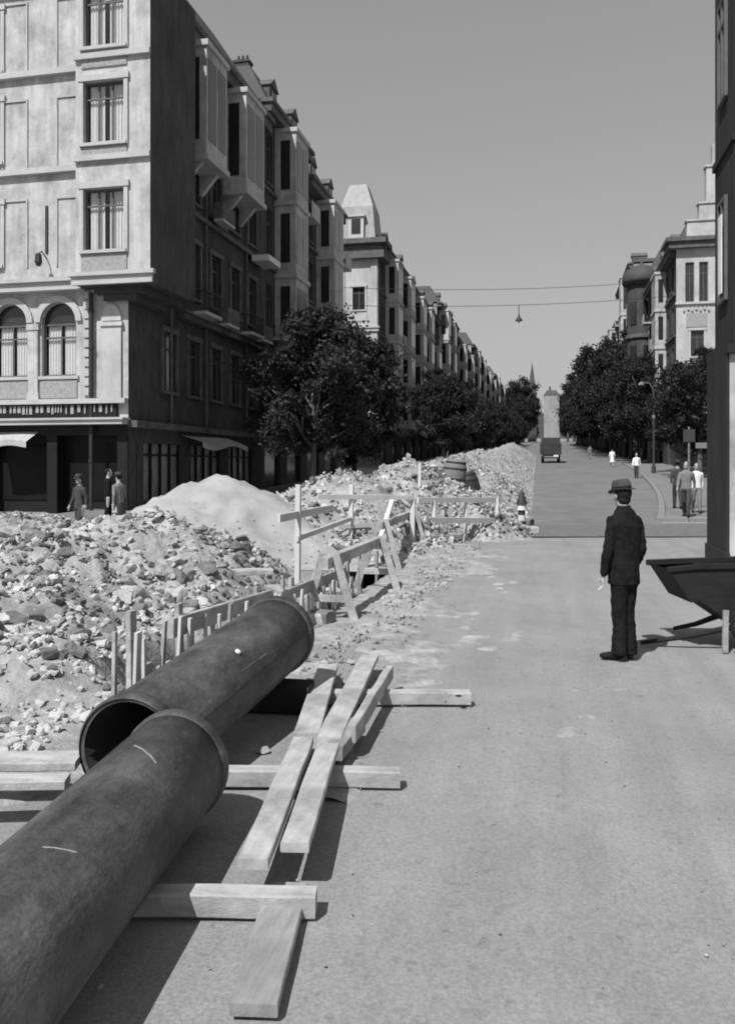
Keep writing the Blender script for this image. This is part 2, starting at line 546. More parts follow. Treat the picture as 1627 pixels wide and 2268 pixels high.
class Face:
    """One facade plane of a building: x along it, z up, outward is -y before turning by rz."""
    def __init__(s, root, x, y, rz=0.0, z=0.0):
        s.root, s.o, s.rz = root, Vector((x, y, z)), rz
        s.q = Matrix.Rotation(rz, 3, 'Z')
    def put(s, name, me, x=0, y=0, z=0, parent=None):
        return link(name, me, s.root, s.o + s.q @ Vector((x, y, z)), s.rz) if parent is None else link(name, me, parent)
    def wall(s, w, h, holes, m, rev=0.22, z0=0.0, name='wall', rm=None):
        xs = sorted({0, w} | {a for q in holes for a in q[:2]})
        zs = sorted({z0, h} | {a for q in holes for a in q[2:4]})
        b = MB()
        for i in range(len(xs) - 1):
            for j in range(len(zs) - 1):
                cx, cz = (xs[i] + xs[i + 1]) / 2, (zs[j] + zs[j + 1]) / 2
                if any(a < cx < c and d < cz < e for a, c, d, e in holes):
                    continue
                b.quad((xs[i], 0, zs[j]), (xs[i + 1], 0, zs[j]), (xs[i + 1], 0, zs[j + 1]), (xs[i], 0, zs[j + 1]))
        for a, c, d, e in holes:
            b.quad((a, 0, d), (c, 0, d), (c, rev, d), (a, rev, d)); b.quad((a, rev, e), (c, rev, e), (c, 0, e), (a, 0, e))
            b.quad((a, rev, d), (a, rev, e), (a, 0, e), (a, 0, d)); b.quad((c, 0, d), (c, 0, e), (c, rev, e), (c, rev, d))
        return s.put(name, b.mesh(name, m))
    def window(s, x, z, w, h, style='double', sill=True, sur=False, curtain=False, light=False, y=0.16, far=False):
        me = win_meshes(w, h, style)
        f = s.put('window', me['frame'], x, y, z)
        link('pane', me['clear' if curtain else 'pane'], f)
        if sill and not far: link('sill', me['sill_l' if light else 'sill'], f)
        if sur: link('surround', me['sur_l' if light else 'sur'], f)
        if curtain: link('curtain', me['cur'], f)
        return f
    def ledge(s, x0, x1, z0, z1, out, m, name='ledge', lip=0.0):
        b = MB()
        b.box(x0, x1, -out, -0.003, z0, z1)
        if lip:
            b.box(x0 - lip, x1 + lip, -out - lip, -0.003, z1 + .002, z1 + (z1 - z0) * 0.5)
        return s.put(name, b.mesh(name, m))

def shell(root, x0, x1, y0, y1, h, m, z0=-1.5):   # blind back and party walls of a building
    b = MB()
    b.quad((x0, y1, z0), (x0, y0, z0), (x0, y0, h), (x0, y1, h))
    b.quad((x1, y0, z0), (x1, y1, z0), (x1, y1, h), (x1, y0, h))
    b.quad((x1, y1, z0), (x0, y1, z0), (x0, y1, h), (x1, y1, h))
    b.quad((x0, y0, z0), (x1, y0, z0), (x1, y0, h), (x0, y0, h))
    return b

def mansard(root, x0, x1, y0, y1, z, rise, ins, m=None, name='roof', chim=2):
    b = MB()
    lo = [(x0, y0, z), (x1, y0, z), (x1, y1, z), (x0, y1, z)]
    hi = [(x0 + ins, y0 + ins, z + rise), (x1 - ins, y0 + ins, z + rise), (x1 - ins, y1 - ins, z + rise), (x0 + ins, y1 - ins, z + rise)]
    b.add(lo + hi, [(0, 1, 5, 4), (1, 2, 6, 5), (2, 3, 7, 6), (3, 0, 4, 7), (4, 5, 6, 7), (3, 2, 1, 0)])
    r = b.build(name, m or M['slate'], root)
    for i in range(chim):
        c = MB()
        w = 0.9
        cx = x0 + ins + 0.6 + (x1 - x0 - 2 * ins - 2) * rnd.random()
        cy = y0 + ins + 0.6 + (y1 - y0 - 2 * ins - 2) * rnd.random()
        zt = z + rise + rnd.uniform(0.8, 1.7)
        c.box(cx, cx + w, cy, cy + .6, z + rise - .1, zt)
        c.box(cx - .06, cx + w + .06, cy - .06, cy + .66, zt, zt + .14)
        for k in range(3):
            c.lathe([(.09, 0), (.08, .35)], 8, (cx + .18 + k * .27, cy + .3, zt + .14))
        c.build('chimney', M['brick2'], r)
    return r

def oriel_on(face, x, w, z0, z1, depth, m, trim, floors, side_win=True, light=True):
    """Bay window standing out of a street facade."""
    b = MB()
    b.box(x, x + w, -depth, -0.004, z0, z1)
    for xc in (x + .18, x + w - .43):
        b.add([(xc, -depth * .85, z0 - .003), (xc + .25, -depth * .85, z0 - .003), (xc + .25, -.004, z0 - .003), (xc, -.004, z0 - .003), (xc, -depth * .7, z0 - .2), (xc + .25, -depth * .7, z0 - .2), (xc, -.15, z0 - .95), (xc + .25, -.15, z0 - .95), (xc, -.004, z0 - 1.05), (xc + .25, -.004, z0 - 1.05)],
              [(0, 4, 5, 1), (4, 6, 7, 5), (6, 8, 9, 7), (0, 3, 8, 6, 4), (1, 5, 7, 9, 2)])
    o = face.put('bay_window', b.mesh('bay_window', m))
    n = floors
    fh = (z1 - z0) / n
    for k in range(n + 1):
        zz = z0 + k * fh
        link('band', MB().box(x - .1, x + w + .1, -depth - .1, -0.004, zz - .14, zz + .1).mesh('band', trim), o)
    ww = min(1.2, w * 0.42)
    for k in range(n):
        zz = z0 + k * fh + .75
        hh = fh - 1.35
        # on the front, two windows; on each cheek one narrow window
        for q in (x + w * .27, x + w * .73):
            link('pane', MB().box(q - ww * .45, q + ww * .45, -depth - .02, -depth - .005, zz, zz + hh).mesh('pane', M['glass']), o)
        if side_win and depth > 0.8:
            for xs, sg in ((x, -1), (x + w, 1)):
                g = MB()
                xa, xb = sorted((xs + sg * .005, xs + sg * .02))
                g.box(xa, xb, -depth * .72, -depth * .28, zz, zz + hh)
                link('pane', g.mesh('pane', M['glass']), o)
    return o

# ------------------------------------------------------------------ left corner building at the crossing
UL = -15.2                                   # left building line
def corner_building():
    v0, v1, uR, uLft, H = 28.7, 43.4, UL, -42.0, 20.4
    t = thing('corner_building', 'pale corner house with arched first-floor windows and a dark shop below, at far left', 'building', (uR, v0, 0))
    X = lambda u: u - uR                      # local x from street coordinate
    W = uR - uLft
    A = Face(t, uLft - uR, 0)                 # front towards the camera; facade x runs from uLft
    fx = lambda u: u - uLft
    zb, z1, z2 = 3.4, 4.3, 8.4
    arches = [-28.9, -26.55, -24.2, -22.15, -20.1, -18.05]
    holes = []
    for c in arches:
        holes.append((fx(c) - .72, fx(c) + .72, 5.25, 8.02))
    ups = [-28.6, -25.2, -21.35]
    for zf in (9.55, 13.5, 17.0):
        for c in ups:
            holes.append((fx(c) - .85, fx(c) + .85, zf, zf + 2.3))
    holes.append((fx(-39), fx(-37.5), 9.5, 11.6))
    A.wall(W, H, holes, M['stucco'], z0=zb)
    for c in arches:
        x0 = fx(c) - .72
        f = A.window(x0, 5.25, 1.44, 2.0, sill=True, curtain=True, light=True, y=.2)
        # dark fanlight closed by the arch: spandrels fill the corners of the opening
        sp = MB()
        n = 10
        for sg in (-1, 1):
            vsx = [(fx(c) + sg * .72, 8.02)]
            for i in range(n + 1):
                a = math.pi / 2 * i / n
                vsx.append((fx(c) + sg * .72 * math.cos(a), 7.30 + .72 * math.sin(a)))
            m_ = len(vsx)
            vs = [(x, .004, z) for x, z in vsx] + [(x, .18, z) for x, z in vsx]
            fr = tuple(range(m_)) if sg > 0 else tuple(reversed(range(m_)))
            fs = [tuple(reversed(fr))] + [((i), (i + 1) % m_, (i + 1) % m_ + m_, i + m_) for i in range(m_)]
            sp.add(vs, fs)
        A.put('spandrel', sp.mesh('spandrel', M['stucco']))
        fl = MB()
        fl.quad((x0, .21, 7.26), (x0 + 1.44, .21, 7.26), (x0 + 1.44, .21, 8.01), (x0, .21, 8.01))
        A.put('fanlight', fl.mesh('fanlight', M['glass']))
        ar = MB()                             # moulded arch band
        for i in range(16):
            a0, a1 = math.pi * i / 16, math.pi * (i + 1) / 16
            r0, r1 = .74, .98
            p = [(fx(c) + r * math.cos(a), z) for r, a, z in ((r0, a0, 7.3 + r0 * math.sin(a0)), (r1, a0, 7.3 + r1 * math.sin(a0)), (r1, a1, 7.3 + r1 * math.sin(a1)), (r0, a1, 7.3 + r0 * math.sin(a1)))]
            vs = [(x, -.10, z) for x, z in p] + [(x, -.002, z) for x, z in p]
            ar.add(vs, [(0, 3, 2, 1), (0, 1, 5, 4), (1, 2, 6, 5), (2, 3, 7, 6), (3, 0, 4, 7)])
        A.put('arch_band', ar.mesh('arch_band', M['trim']))
        pn = MB().box(x0 - .05, x0 + 1.49, -.05, -.003, 4.42, 5.08)
        A.put('apron_panel', pn.mesh('apron_panel', M['panel']))
    for i in range(len(arches) - 1):          # pilasters between the arches
        cx = fx((arches[i] + arches[i + 1]) / 2)
        p = MB()
        p.box(cx - .2, cx + .2, -.12, -.003, 4.62, 7.0)
        p.box(cx - .26, cx + .26, -.16, -.003, 7.002, 7.22)
        p.box(cx - .24, cx + .24, -.15, -.003, 4.36, 4.618)
        A.put('pilaster', p.mesh('pilaster', M['stucco']))
    for zf in (9.55, 13.5, 17.0):
        for c in ups:
            A.window(fx(c) - .85, zf, 1.7, 2.3, 'triple', sur=True, curtain=True, light=True)
    for c in (-23.1, -19.9, -17.6):           # sunk vertical panels on the upper wall
        p = MB()
        for zf in (9.4, 13.2, 16.9):
            p.box(fx(c) - .55, fx(c) - .49, -.05, -.003, zf, zf + 2.6)
            p.box(fx(c) + .49, fx(c) + .55, -.05, -.003, zf, zf + 2.6)
            p.box(fx(c) - .488, fx(c) + .488, -.05, -.003, zf + 2.54, zf + 2.6)
        A.put('wall_panel', p.mesh('wall_panel', M['trim']))
    c = fx(-18.55)
    br = MB()                                 # wall ornament; the dark strip above it stands in for a shaded recess
    br.tube([(c, -.01, 9.7), (c, -.35, 9.9), (c, -.55, 9.75)], .025, 6)
    br.lathe([(.02, .25), (.11, .2), (.14, -.1), (.08, -.25)], 8, (c, -.55, 9.55))
    br.box(c - .05, c + .05, -.05, -.004, 9.9, 11.7)
    A.put('recess_ornament', br.mesh('recess_ornament', M['iron']))
    # ledges
    A.ledge(0, fx(-16.9), 8.42, 8.72, .42, M['trim'], lip=.12)
    A.ledge(0, fx(-15.2), z1 - .12, z1 + .06, .30, M['trim'])
    A.ledge(0, fx(-15.2), zb, zb + .16, .5, M['trim'], name='shop_cornice', lip=.08)
    for z in (12.9, 16.6):
        A.ledge(0, fx(-16.9), z, z + .22, .2, M['trim'])
    # balusters between the two ledges
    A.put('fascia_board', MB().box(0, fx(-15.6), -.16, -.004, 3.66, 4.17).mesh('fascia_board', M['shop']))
    rr = random.Random(3)
    x = fx(-15.75)
    while x > fx(-27):                        # worn relief strokes along the upper half of the fascia
        w_ = rr.choice((.05, .05, .08, .12))
        z_ = 3.80 + rr.choice((0, 0, .06))
        A.put('relief_stroke', MB().box(x - w_, x, -.19, -.162, z_, 4.12).mesh('relief_stroke', M['panel']))
        x -= w_ + rr.choice((.06, .07, .16))
    # niche pier and rainwater pipe near the corner
    p = MB()
    p.box(fx(-16.25), fx(-15.45), -.10, -.003, 4.37, 7.05)
    p.box(fx(-16.32), fx(-15.38), -.16, -.003, 7.052, 7.2)
    vs = []
    n = 12
    pts = [(fx(-15.85) + .40 * math.cos(math.pi * i / n), 7.25 + .62 * math.sin(math.pi * i / n)) for i in range(n + 1)]
    m_ = len(pts)
    p.add([(x, -.10, z) for x, z in pts] + [(x, -.003, z) for x, z in pts], [tuple(reversed(range(m_)))] + [(i, (i + 1) % m_, (i + 1) % m_ + m_, i + m_) for i in range(m_)])
    A.put('niche_pier', p.mesh('niche_pier', M['stucco2']))
    d = MB().tube([(fx(-16.62), -.16, 0), (fx(-16.62), -.16, 8.3)], .075, 8)
    for z in (2.0, 4.5, 6.2, 7.6):
        d.tube([(fx(-16.62), -.16, z), (fx(-16.62), -.16, z + .1)], .1, 8)
    A.put('rainwater_pipe', d.mesh('rainwater_pipe', M['iron']))
    q = MB()
    z = 4.5
    while z < 8.2:
        q.box(fx(-16.98), fx(-16.76), -.10, -.003, z, z + .28)
        z += .36
    A.put('quoin', q.mesh('quoin', M['trim']))
    # projecting corner bay above the ledge, overhanging the street
    bx0, bx1, by0, by1 = X(-16.9), X(-13.95), -.75, 3.2
    B1 = Face(t, bx0, by0)
    holes = [(.34, 1.94, zf, zf + 2.25) for zf in (9.7, 13.6, 17.1)]
    B1.wall(bx1 - bx0, H - .2, holes, M['stucco'], z0=8.75, name='corner_bay')
    for zf in (9.7, 13.6, 17.1):
        B1.window(.34, zf, 1.6, 2.25, 'triple', sur=True, curtain=True, light=True)
        pn = MB().box(.25, 2.05, -.05, -.003, zf - .75, zf - .16)
        B1.put('apron_panel', pn.mesh('apron_panel', M['panel']))
    B1.ledge(-.12, bx1 - bx0 + .12, 8.45, 8.75, .12, M['trim'], lip=.1)
    for z in (12.95, 16.65):
        B1.ledge(-.02, bx1 - bx0 + .02, z, z + .2, .14, M['trim'])
    cb = MB()
    cb.quad((bx1, by0, 8.75), (bx1, by1, 8.75), (bx1, by1, H - .2), (bx1, by0, H - .2))
    cb.quad((bx0, 0, 8.75), (bx0, by0, 8.75), (bx0, by0, H - .2), (bx0, 0, H - .2))
    cb.quad((bx1, by1, 8.75), (0, by1, 8.75), (0, by1, H - .2), (bx1, by1, H - .2))
    cb.box(bx0, bx1 - .003, by0 + .003, by1 - .003, 8.46, 8.748)
    # stepped corbel under the overhang
    cb.box(bx0 + .5, bx1 - .45, -.35, by1 - .3, 8.22, 8.455)
    cb.box(bx0 + .8, bx1 - .85, -.2, by1 - .6, 7.98, 8.217)
    cb.build('bay_sides', M['brick2'], t)
    # street side, its shade put into the dark brick tone
    S = Face(t, 0, 0, R(90))
    L = v1 - v0
    nb = 5
    bw_ = (L - 2.4) / nb
    holes, wins = [], []
    for zf, hh in ((4.9, 2.4), (9.2, 2.4), (13.4, 2.1), (16.9, 1.9)):
        for k in range(nb):
            x = 2.2 + bw_ * (k + .5) - .6
            holes.append((x, x + 1.2, zf, zf + hh)); wins.append((x, zf, hh))
    # shop openings
    shops = [(1.2 + i * 4.4, 4.6 + i * 4.4, .5, 2.75) for i in range(3)]
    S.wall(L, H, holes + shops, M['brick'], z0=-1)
    for k, (x, zf, hh) in enumerate(wins):
        f = S.window(x, zf, 1.2, hh, sur=True, curtain=(k * 7) % 5 == 0)
        if (k * 5) % 7 == 2:
            bl = MB().quad((.08, .06, hh * .35), (1.12, .06, hh * .35), (1.12, .06, hh - .07), (.08, .06, hh - .07))
            link('blind', bl.mesh('blind', M['curtain']), f)
    for k, (a, c, z0, z1_) in enumerate(shops):
        g = MB().quad((a, .2, z0), (c, .2, z0), (c, .2, z1_), (a, .2, z1_))
        o = S.put('shop_window', g.mesh('shop_window', M['glass_p'] if k in (0, 1, 2) else M['glass']))
        f = MB()
        for q in range(5):
            x = a + (c - a) * q / 4
            f.box(x - .05, x + .05, .1, .19, z0, z1_)
        f.box(a, c, .09, .195, z1_ - .5, z1_ - .42)
        link('glazing_bar', f.mesh('glazing_bar', M['shop']), o)
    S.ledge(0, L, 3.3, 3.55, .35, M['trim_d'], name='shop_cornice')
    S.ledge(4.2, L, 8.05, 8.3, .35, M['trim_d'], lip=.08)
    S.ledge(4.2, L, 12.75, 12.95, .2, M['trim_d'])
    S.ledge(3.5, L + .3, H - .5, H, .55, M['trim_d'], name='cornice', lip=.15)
    A.ledge(0, W + .9, H, H + .5, .6, M['trim'], name='cornice', lip=.15)
    # bays on the street side: pale plaster cheeks catch the sun
    oriel_on(S, 4.6, 2.3, 14.9, H - .7, 1.15, M['stucco'], M['trim'], 1)
    oriel_on(S, 9.2, 2.6, 14.9, H - .7, 1.2, M['stucco'], M['trim'], 1)
    S.put('balcony_slab', MB().box(12.7, 14.6, -1.15, -.21, 12.45, 12.75).mesh('balcony_slab', M['chalk']))
    for x, z, w in ((4.9, 8.32, 1.8), (10.6, 8.32, 1.8)):
        bsl = MB()
        bsl.box(x, x + w, -1.0, -.36, z, z + .14)
        o = S.put('balcony', bsl.mesh('balcony', M['trim']))
        rl = MB()
        for i in range(int(w / .14) + 1):
            rl.box(x + i * .14, x + i * .14 + .02, -.98, -.96, z + .14, z + 1.0)
        rl.box(x, x + w, -1.0, -.94, z + 1.0, z + 1.05)
        for e in (x, x + w - .02):
            rl.box(e, e + .02, -.96, -.36, z + .96, z + 1.0)
        link('railing', rl.mesh('railing', M['iron']), o)
    for x, z in ((2.4, 12.96), (7.3, 12.96), (7.9, 8.32), (12.9, 8.32)):
        o = S.put('balcony', MB().box(x, x + 1.5, -.8, -.36, z, z + .12).mesh('balcony', M['trim']))
        link('parapet', MB().box(x, x + 1.5, -.8, -.74, z + .121, z + .85).box(x, x + .05, -.739, -.36, z + .121, z + .85).mesh('parapet', M['trim_d']), o)
    for x in (3.4, 7.0, 12.2):
        S.put('rainwater_pipe', MB().tube([(x, -.12, 3.6), (x, -.12, H - .6)], .06, 8).mesh('rainwater_pipe', M['trim_d']))
    # awnings over the shops
    def awning(face, x0, x1, z, out, drop, sag=.12):
        a = MB()
        n = 10
        for i in range(n):
            xa, xb = x0 + (x1 - x0) * i / n, x0 + (x1 - x0) * (i + 1) / n
            sa, sb = sag * math.sin(math.pi * i / n * 2.3), sag * math.sin(math.pi * (i + 1) / n * 2.3)
            a.quad((xa, -out, z - drop - sa), (xb, -out, z - drop - sb), (xb, -.02, z), (xa, -.02, z))
            a.quad((xa, -out, z - drop - sa - .22), (xb, -out, z - drop - sb - .22), (xb, -out, z - drop - sb), (xa, -out, z - drop - sa))
        face.put('awning', a.mesh('awning', M['awn']))
    awning(S, 4.2, 9.6, 3.2, 1.15, .35)
    awning(A, fx(-20.9), fx(-18.9), 3.15, .8, .35, .05)
    # shop front below the frontal ledge, arcade shade put into its colour
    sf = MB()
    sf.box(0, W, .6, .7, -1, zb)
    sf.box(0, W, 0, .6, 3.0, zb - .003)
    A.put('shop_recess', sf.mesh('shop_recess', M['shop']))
    for i in range(8):
        x = W - .02 - i * 2.9
        p = MB().box(x - .42, x, -.02, .58, -1, 2.998)
        A.put('shop_pier', p.mesh('shop_pier', M['shop']))
        if i < 7:
            g = MB().quad((x - 2.88, .55, .55), (x - .43, .55, .55), (x - .43, .55, 2.7), (x - 2.88, .55, 2.7))
            A.put('shop_window', g.mesh('shop_window', M['glass_s']))
    sb = shell(t, uLft - uR, -.01, .3, L, H, M['brick'])
    sb.f = sb.f[:1] + sb.f[2:3] + sb.f[3:3]
    sb.mi = sb.mi[:len(sb.f)]
    # far end wall
    sb.quad((0, L, -1), (uLft - uR, L, -1), (uLft - uR, L, H), (0, L, H))
    sb.build('back_wall', M['brick2'], t)
    mansard(t, uLft - uR, .4, -.4, L, H + .5, 3.4, 2.2, chim=6)
    return t
corner_building()

# ------------------------------------------------------------------ the rows of houses up the street
def street_house(side, v0, v1, h, label, wall, pale, bays, nfl=5, win=True, roof_rise=2.6, base=None, ubase=None, chim=4, far=False):
    ub = ubase if ubase is not None else (UL if side == 'L' else 11.0)
    zg = base if base is not None else G(v0) - .1
    t = thing('apartment_house', label, 'building', (ub, v0, zg))
    L = v1 - v0 - .02
    D = 13.0
    if side == 'L':
        S = Face(t, 0, 0, R(90)); x0, x1 = -D, 0.0
    else:
        S = Face(t, 0, L, R(-90)); x0, x1 = 0.0, D
    sx = (lambda a, w: a) if side == 'L' else (lambda a, w: L - a - w)
    z0g = 4.2
    fh = (h - z0g - .6) / (nfl - 1)
    holes = []
    wl_ = []
    nb = max(3, int(L / 3.1))
    bwid = L / nb
    if win:
        for k in range(nb):
            for fl in range(nfl - 1):
                a = bwid * (k + .5) - .55
                if any(bx - .9 < a + .55 < bx + bw_ + .9 for bx, bw_, *_ in bays):
                    continue
                zz = z0g + fl * fh + .8
                holes.append((sx(a, 1.1), sx(a, 1.1) + 1.1, zz, zz + fh - 1.35)); wl_.append((sx(a, 1.1), zz, fh - 1.35))
        for k in range(max(2, int(L / 5))):
            a = L / max(2, int(L / 5)) * (k + .5) - 1.4
            holes.append((sx(a, 2.8), sx(a, 2.8) + 2.8, .3, 3.0))
            g = MB().quad((sx(a, 2.8), .2, .3), (sx(a, 2.8) + 2.8, .2, .3), (sx(a, 2.8) + 2.8, .2, 3.0), (sx(a, 2.8), .2, 3.0))
            S.put('shop_window', g.mesh('shop_window', M['glass']))
    S.wall(L, h, holes, wall, z0=-4)
    for x, z, hh in wl_:
        S.window(x, z, 1.1, hh, far=far)
    b = MB()
    b.quad((x0, 0, -4), (x1, 0, -4), (x1, 0, h), (x0, 0, h))
    b.quad((x1, L, -4), (x0, L, -4), (x0, L, h), (x1, L, h))
    xb = x0 if side == 'L' else x1
    b.quad((xb, L, -4), (xb, 0, -4), (xb, 0, h), (xb, L, h))
    b.build('end_wall', pale, t)
    S.ledge(0, L, 3.7, 3.95, .3, M['trim_d'], name='shop_cornice')
    S.ledge(0, L, h - .45, h, .6, M['trim_d'], name='cornice', lip=.12)
    if not far:
        for fl in range(1, nfl - 1):
            S.ledge(0, L, z0g + fl * fh + .3, z0g + fl * fh + .48, .16, M['trim_d'])
    for (bx, bw_, ba, bt, dep, tone) in bays:
        oriel_on(S, sx(bx, bw_), bw_, z0g + ba * fh + .2, min(h - .5, z0g + bt * fh), dep, M[tone], M['trim'], bt - ba)
    for k in range(3):
        if bays and not far:
            a = (k + .5) * L / 3
            zz = z0g + (k % 3 + 1) * fh + .55
            bl = MB().box(sx(a, 1.8), sx(a, 1.8) + 1.8, -.95, -.004, zz, zz + .15)
            o = S.put('balcony', bl.mesh('balcony', M['trim']))
            rr = MB().box(sx(a, 1.8), sx(a, 1.8) + 1.8, -.95, -.9, zz + .152, zz + 1.0)
            link('parapet', rr.mesh('parapet', M['stucco2']), o)
    mansard(t, x0 - (.3 if side == 'R' else 0), x1 + (.3 if side == 'L' else 0), 0, L, h + .24, roof_rise, 1.5, chim=chim)
    # dormers
    if not far:
        for k in range(max(2, int(L / 6))):
            a = L / max(2, int(L / 6)) * (k + .5)
            dm = MB()
            dm.box(sx(a, 1.3), sx(a, 1.3) + 1.3, .2, 2.2, h + .3, h + 1.9)
            dm.add([(sx(a, 1.3) - .1, .1, h + 1.902), (sx(a, 1.3) + 1.4, .1, h + 1.902), (sx(a, 1.3) + .65, .1, h + 2.5), (sx(a, 1.3) - .1, 2.2, h + 1.902), (sx(a, 1.3) + 1.4, 2.2, h + 1.902), (sx(a, 1.3) + .65, 2.2, h + 2.5)],
                   [(0, 1, 2), (1, 4, 5, 2), (3, 0, 2, 5), (3, 4, 1, 0)])
            o = S.put('dormer', dm.mesh('dormer', M['trim_d']))
            link('pane', MB().box(sx(a, 1.3) + .25, sx(a, 1.3) + 1.05, .17, .195, h + .7, h + 1.7).mesh('pane', M['glass']), o)
    return t

street_house('L', 43.42, 51.6, 21.6, 'narrow shaded house with a tall pale bay, next to the corner house on the left', M['brick2'], M['brick'],
             [(2.4, 2.5, 1, 4, 1.25, 'stucco')], base=-.1)
street_house('L', 51.62, 60.6, 20.2, 'narrow house with a high pale bay just left of the tower house', M['brick'], M['brick2'],
             [(2.9, 2.6, 2, 4, 1.25, 'stucco'), (6.3, 1.6, 1, 2, .7, 'stucco3')], base=-.1)

# pale tower house at the second corner on the left
def tower_house():
    v0, h = 75.5, 20.6
    zg = G(v0) - .1
    t = street_house('L', v0, 93, h, 'pale corner house with a domed mansard tower and cornices behind the big tree', M['brick2'], M['brick2'],
                     [(3.6, 2.6, 0, 4, 1.25, 'stucco2'), (11.2, 2.8, 0, 4, 1.25, 'stucco2')], base=zg)
    A = Face(t, -6.2, -.55)
    w = 6.3
    holes = [(x, x + 1.15, z, z + 2.1) for z in (5.2, 9.4, 14.6) for x in (.9, 3.95)]
    A.wall(w, h - 1.4, holes, M['stucco2'], z0=-3, name='tower_front')
    for (x, x1_, z, z1_) in holes:
        A.window(x, z, 1.15, 2.1, sur=True, light=True)
        A.put('apron_panel', MB().box(x - .2, x + 1.35, -.05, -.003, z - 1.0, z - .14).mesh('apron_panel', M['trim']))
    A.put('shade_sheet', MB().box(-.05, w + .12, -.06, -.004, -3, 4.1).mesh('shade_sheet', M['shop']))  # dark sheet added in place of the shade beneath the tree crowns
    q = MB()
    q.quad((.1, -.55, -3), (.1, .9, -3), (.1, .9, h - 1.4), (.1, -.55, h - 1.4))
    q.quad((-6.2, .0, -3), (-6.2, -.55, -3), (-6.2, -.55, h - 1.4), (-6.2, 0, h - 1.4))
    q.build('tower_side', M['brick2'], t)
    for x in (.0, 2.55, 5.55):
        A.put('pilaster', MB().box(x + .1, x + .68, -.1, -.003, 8.6, h - 1.75).mesh('pilaster', M['stucco2']))
    A.ledge(-.1, w + .1, 7.9, 8.3, .3, M['trim'], lip=.1)
    A.ledge(-.1, w + .1, 12.6, 12.9, .25, M['trim'], lip=.1)
    c = MB()                                   # heavy double cornice with a dark soffit
    c.box(-6.6, .75, -1.15, 2.0, h - 1.4, h - .75)
    c.box(-6.35, .45, -.85, 2.0, h - .747, h - .1)
    c.box(-6.8, .95, -1.35, 2.0, h - .097, h + .35)
    c.build('cornice', M['trim_d'], t)
    r = MB()                                   # mansard storey
    z0, z1 = h + .35, h + 5.8
    lo = [(-3.7, -.5), (-.15, -.5), (-.15, 3.0), (-3.7, 3.0)]
    mid = [(-3.45, -.25), (-.45, -.25), (-.45, 2.8), (-3.45, 2.8)]
    hi = [(-2.8, .6), (-1.2, .6), (-1.2, 2.1), (-2.8, 2.1)]
    vs = [(x, y, z0) for x, y in lo] + [(x, y, z0 + 3.2) for x, y in mid] + [(x, y, z1) for x, y in hi]
    fs = [(i, (i + 1) % 4, (i + 1) % 4 + 4, i + 4) for i in range(4)] + [(i + 4, (i + 1) % 4 + 4, (i + 1) % 4 + 8, i + 8) for i in range(4)] + [(8, 9, 10, 11)]
    r.add(vs, fs)
    rf = r.build('tower_roof', M['zinc'], t)
    d = MB()
    d.box(-2.6, -1.2, -.75, .6, z0 + .1, z0 + 2.1)
    d.box(-2.75, -1.05, -.9, .6, z0 + 2.1, z0 + 2.3)
    dm = d.build('dormer', M['stucco2'], rf)
    MB().box(-2.32, -1.48, -.785, -.76, z0 + .55, z0 + 1.9).build('pane', M['glass'], rf)
tower_house()

left_rows = [
    (93, 117, 19.6, 'shaded house with twin pale bays, next beyond the tower house on the left', [(2.2, 2.8, 0, 4, 1.3, 'stucco2'), (9, 2.8, 0, 4, 1.3, 'stucco2'), (17, 3.0, 0, 3, 1.2, 'stucco')], 2.4),
    (117, 141, 21.6, 'house with white balconies halfway along the left row', [(2, 3, 1, 4, 1.4, 'stucco2'), (12, 3, 0, 4, 1.2, 'stucco')], 2.6),
    (141, 170, 19.4, 'dark roofed house above the treetops in the left row', [(3, 3, 0, 4, 1.4, 'stucco'), (18, 3, 0, 4, 1.4, 'stucco2')], 2.8),
    (170, 202, 21.4, 'house with pale bays peeping over the farther trees, left row', [(4, 3, 0, 4, 1.4, 'stucco2'), (20, 3, 0, 4, 1.4, 'stucco2')], 2.6),
    (202, 240, 19.2, 'far house of the left row, second from its end', [(4, 3, 0, 4, 1.6, 'stucco'), (24, 3, 0, 4, 1.6, 'stucco')], 2.6),
    (240, 300, 20.5, 'farthest house of the left row where the street fades', [(4, 3, 0, 4, 1.6, 'stucco2'), (34, 3, 0, 4, 1.6, 'stucco2')], 2.4),
]
for i, (a, c, h, lab, bays, rr) in enumerate(left_rows):
    street_house('L', a, c, h, lab, M['brick2' if i % 2 else 'brick'], M['stucco3' if i % 2 else 'stucco2'], bays, win=a < 165, roof_rise=rr, far=a > 140)

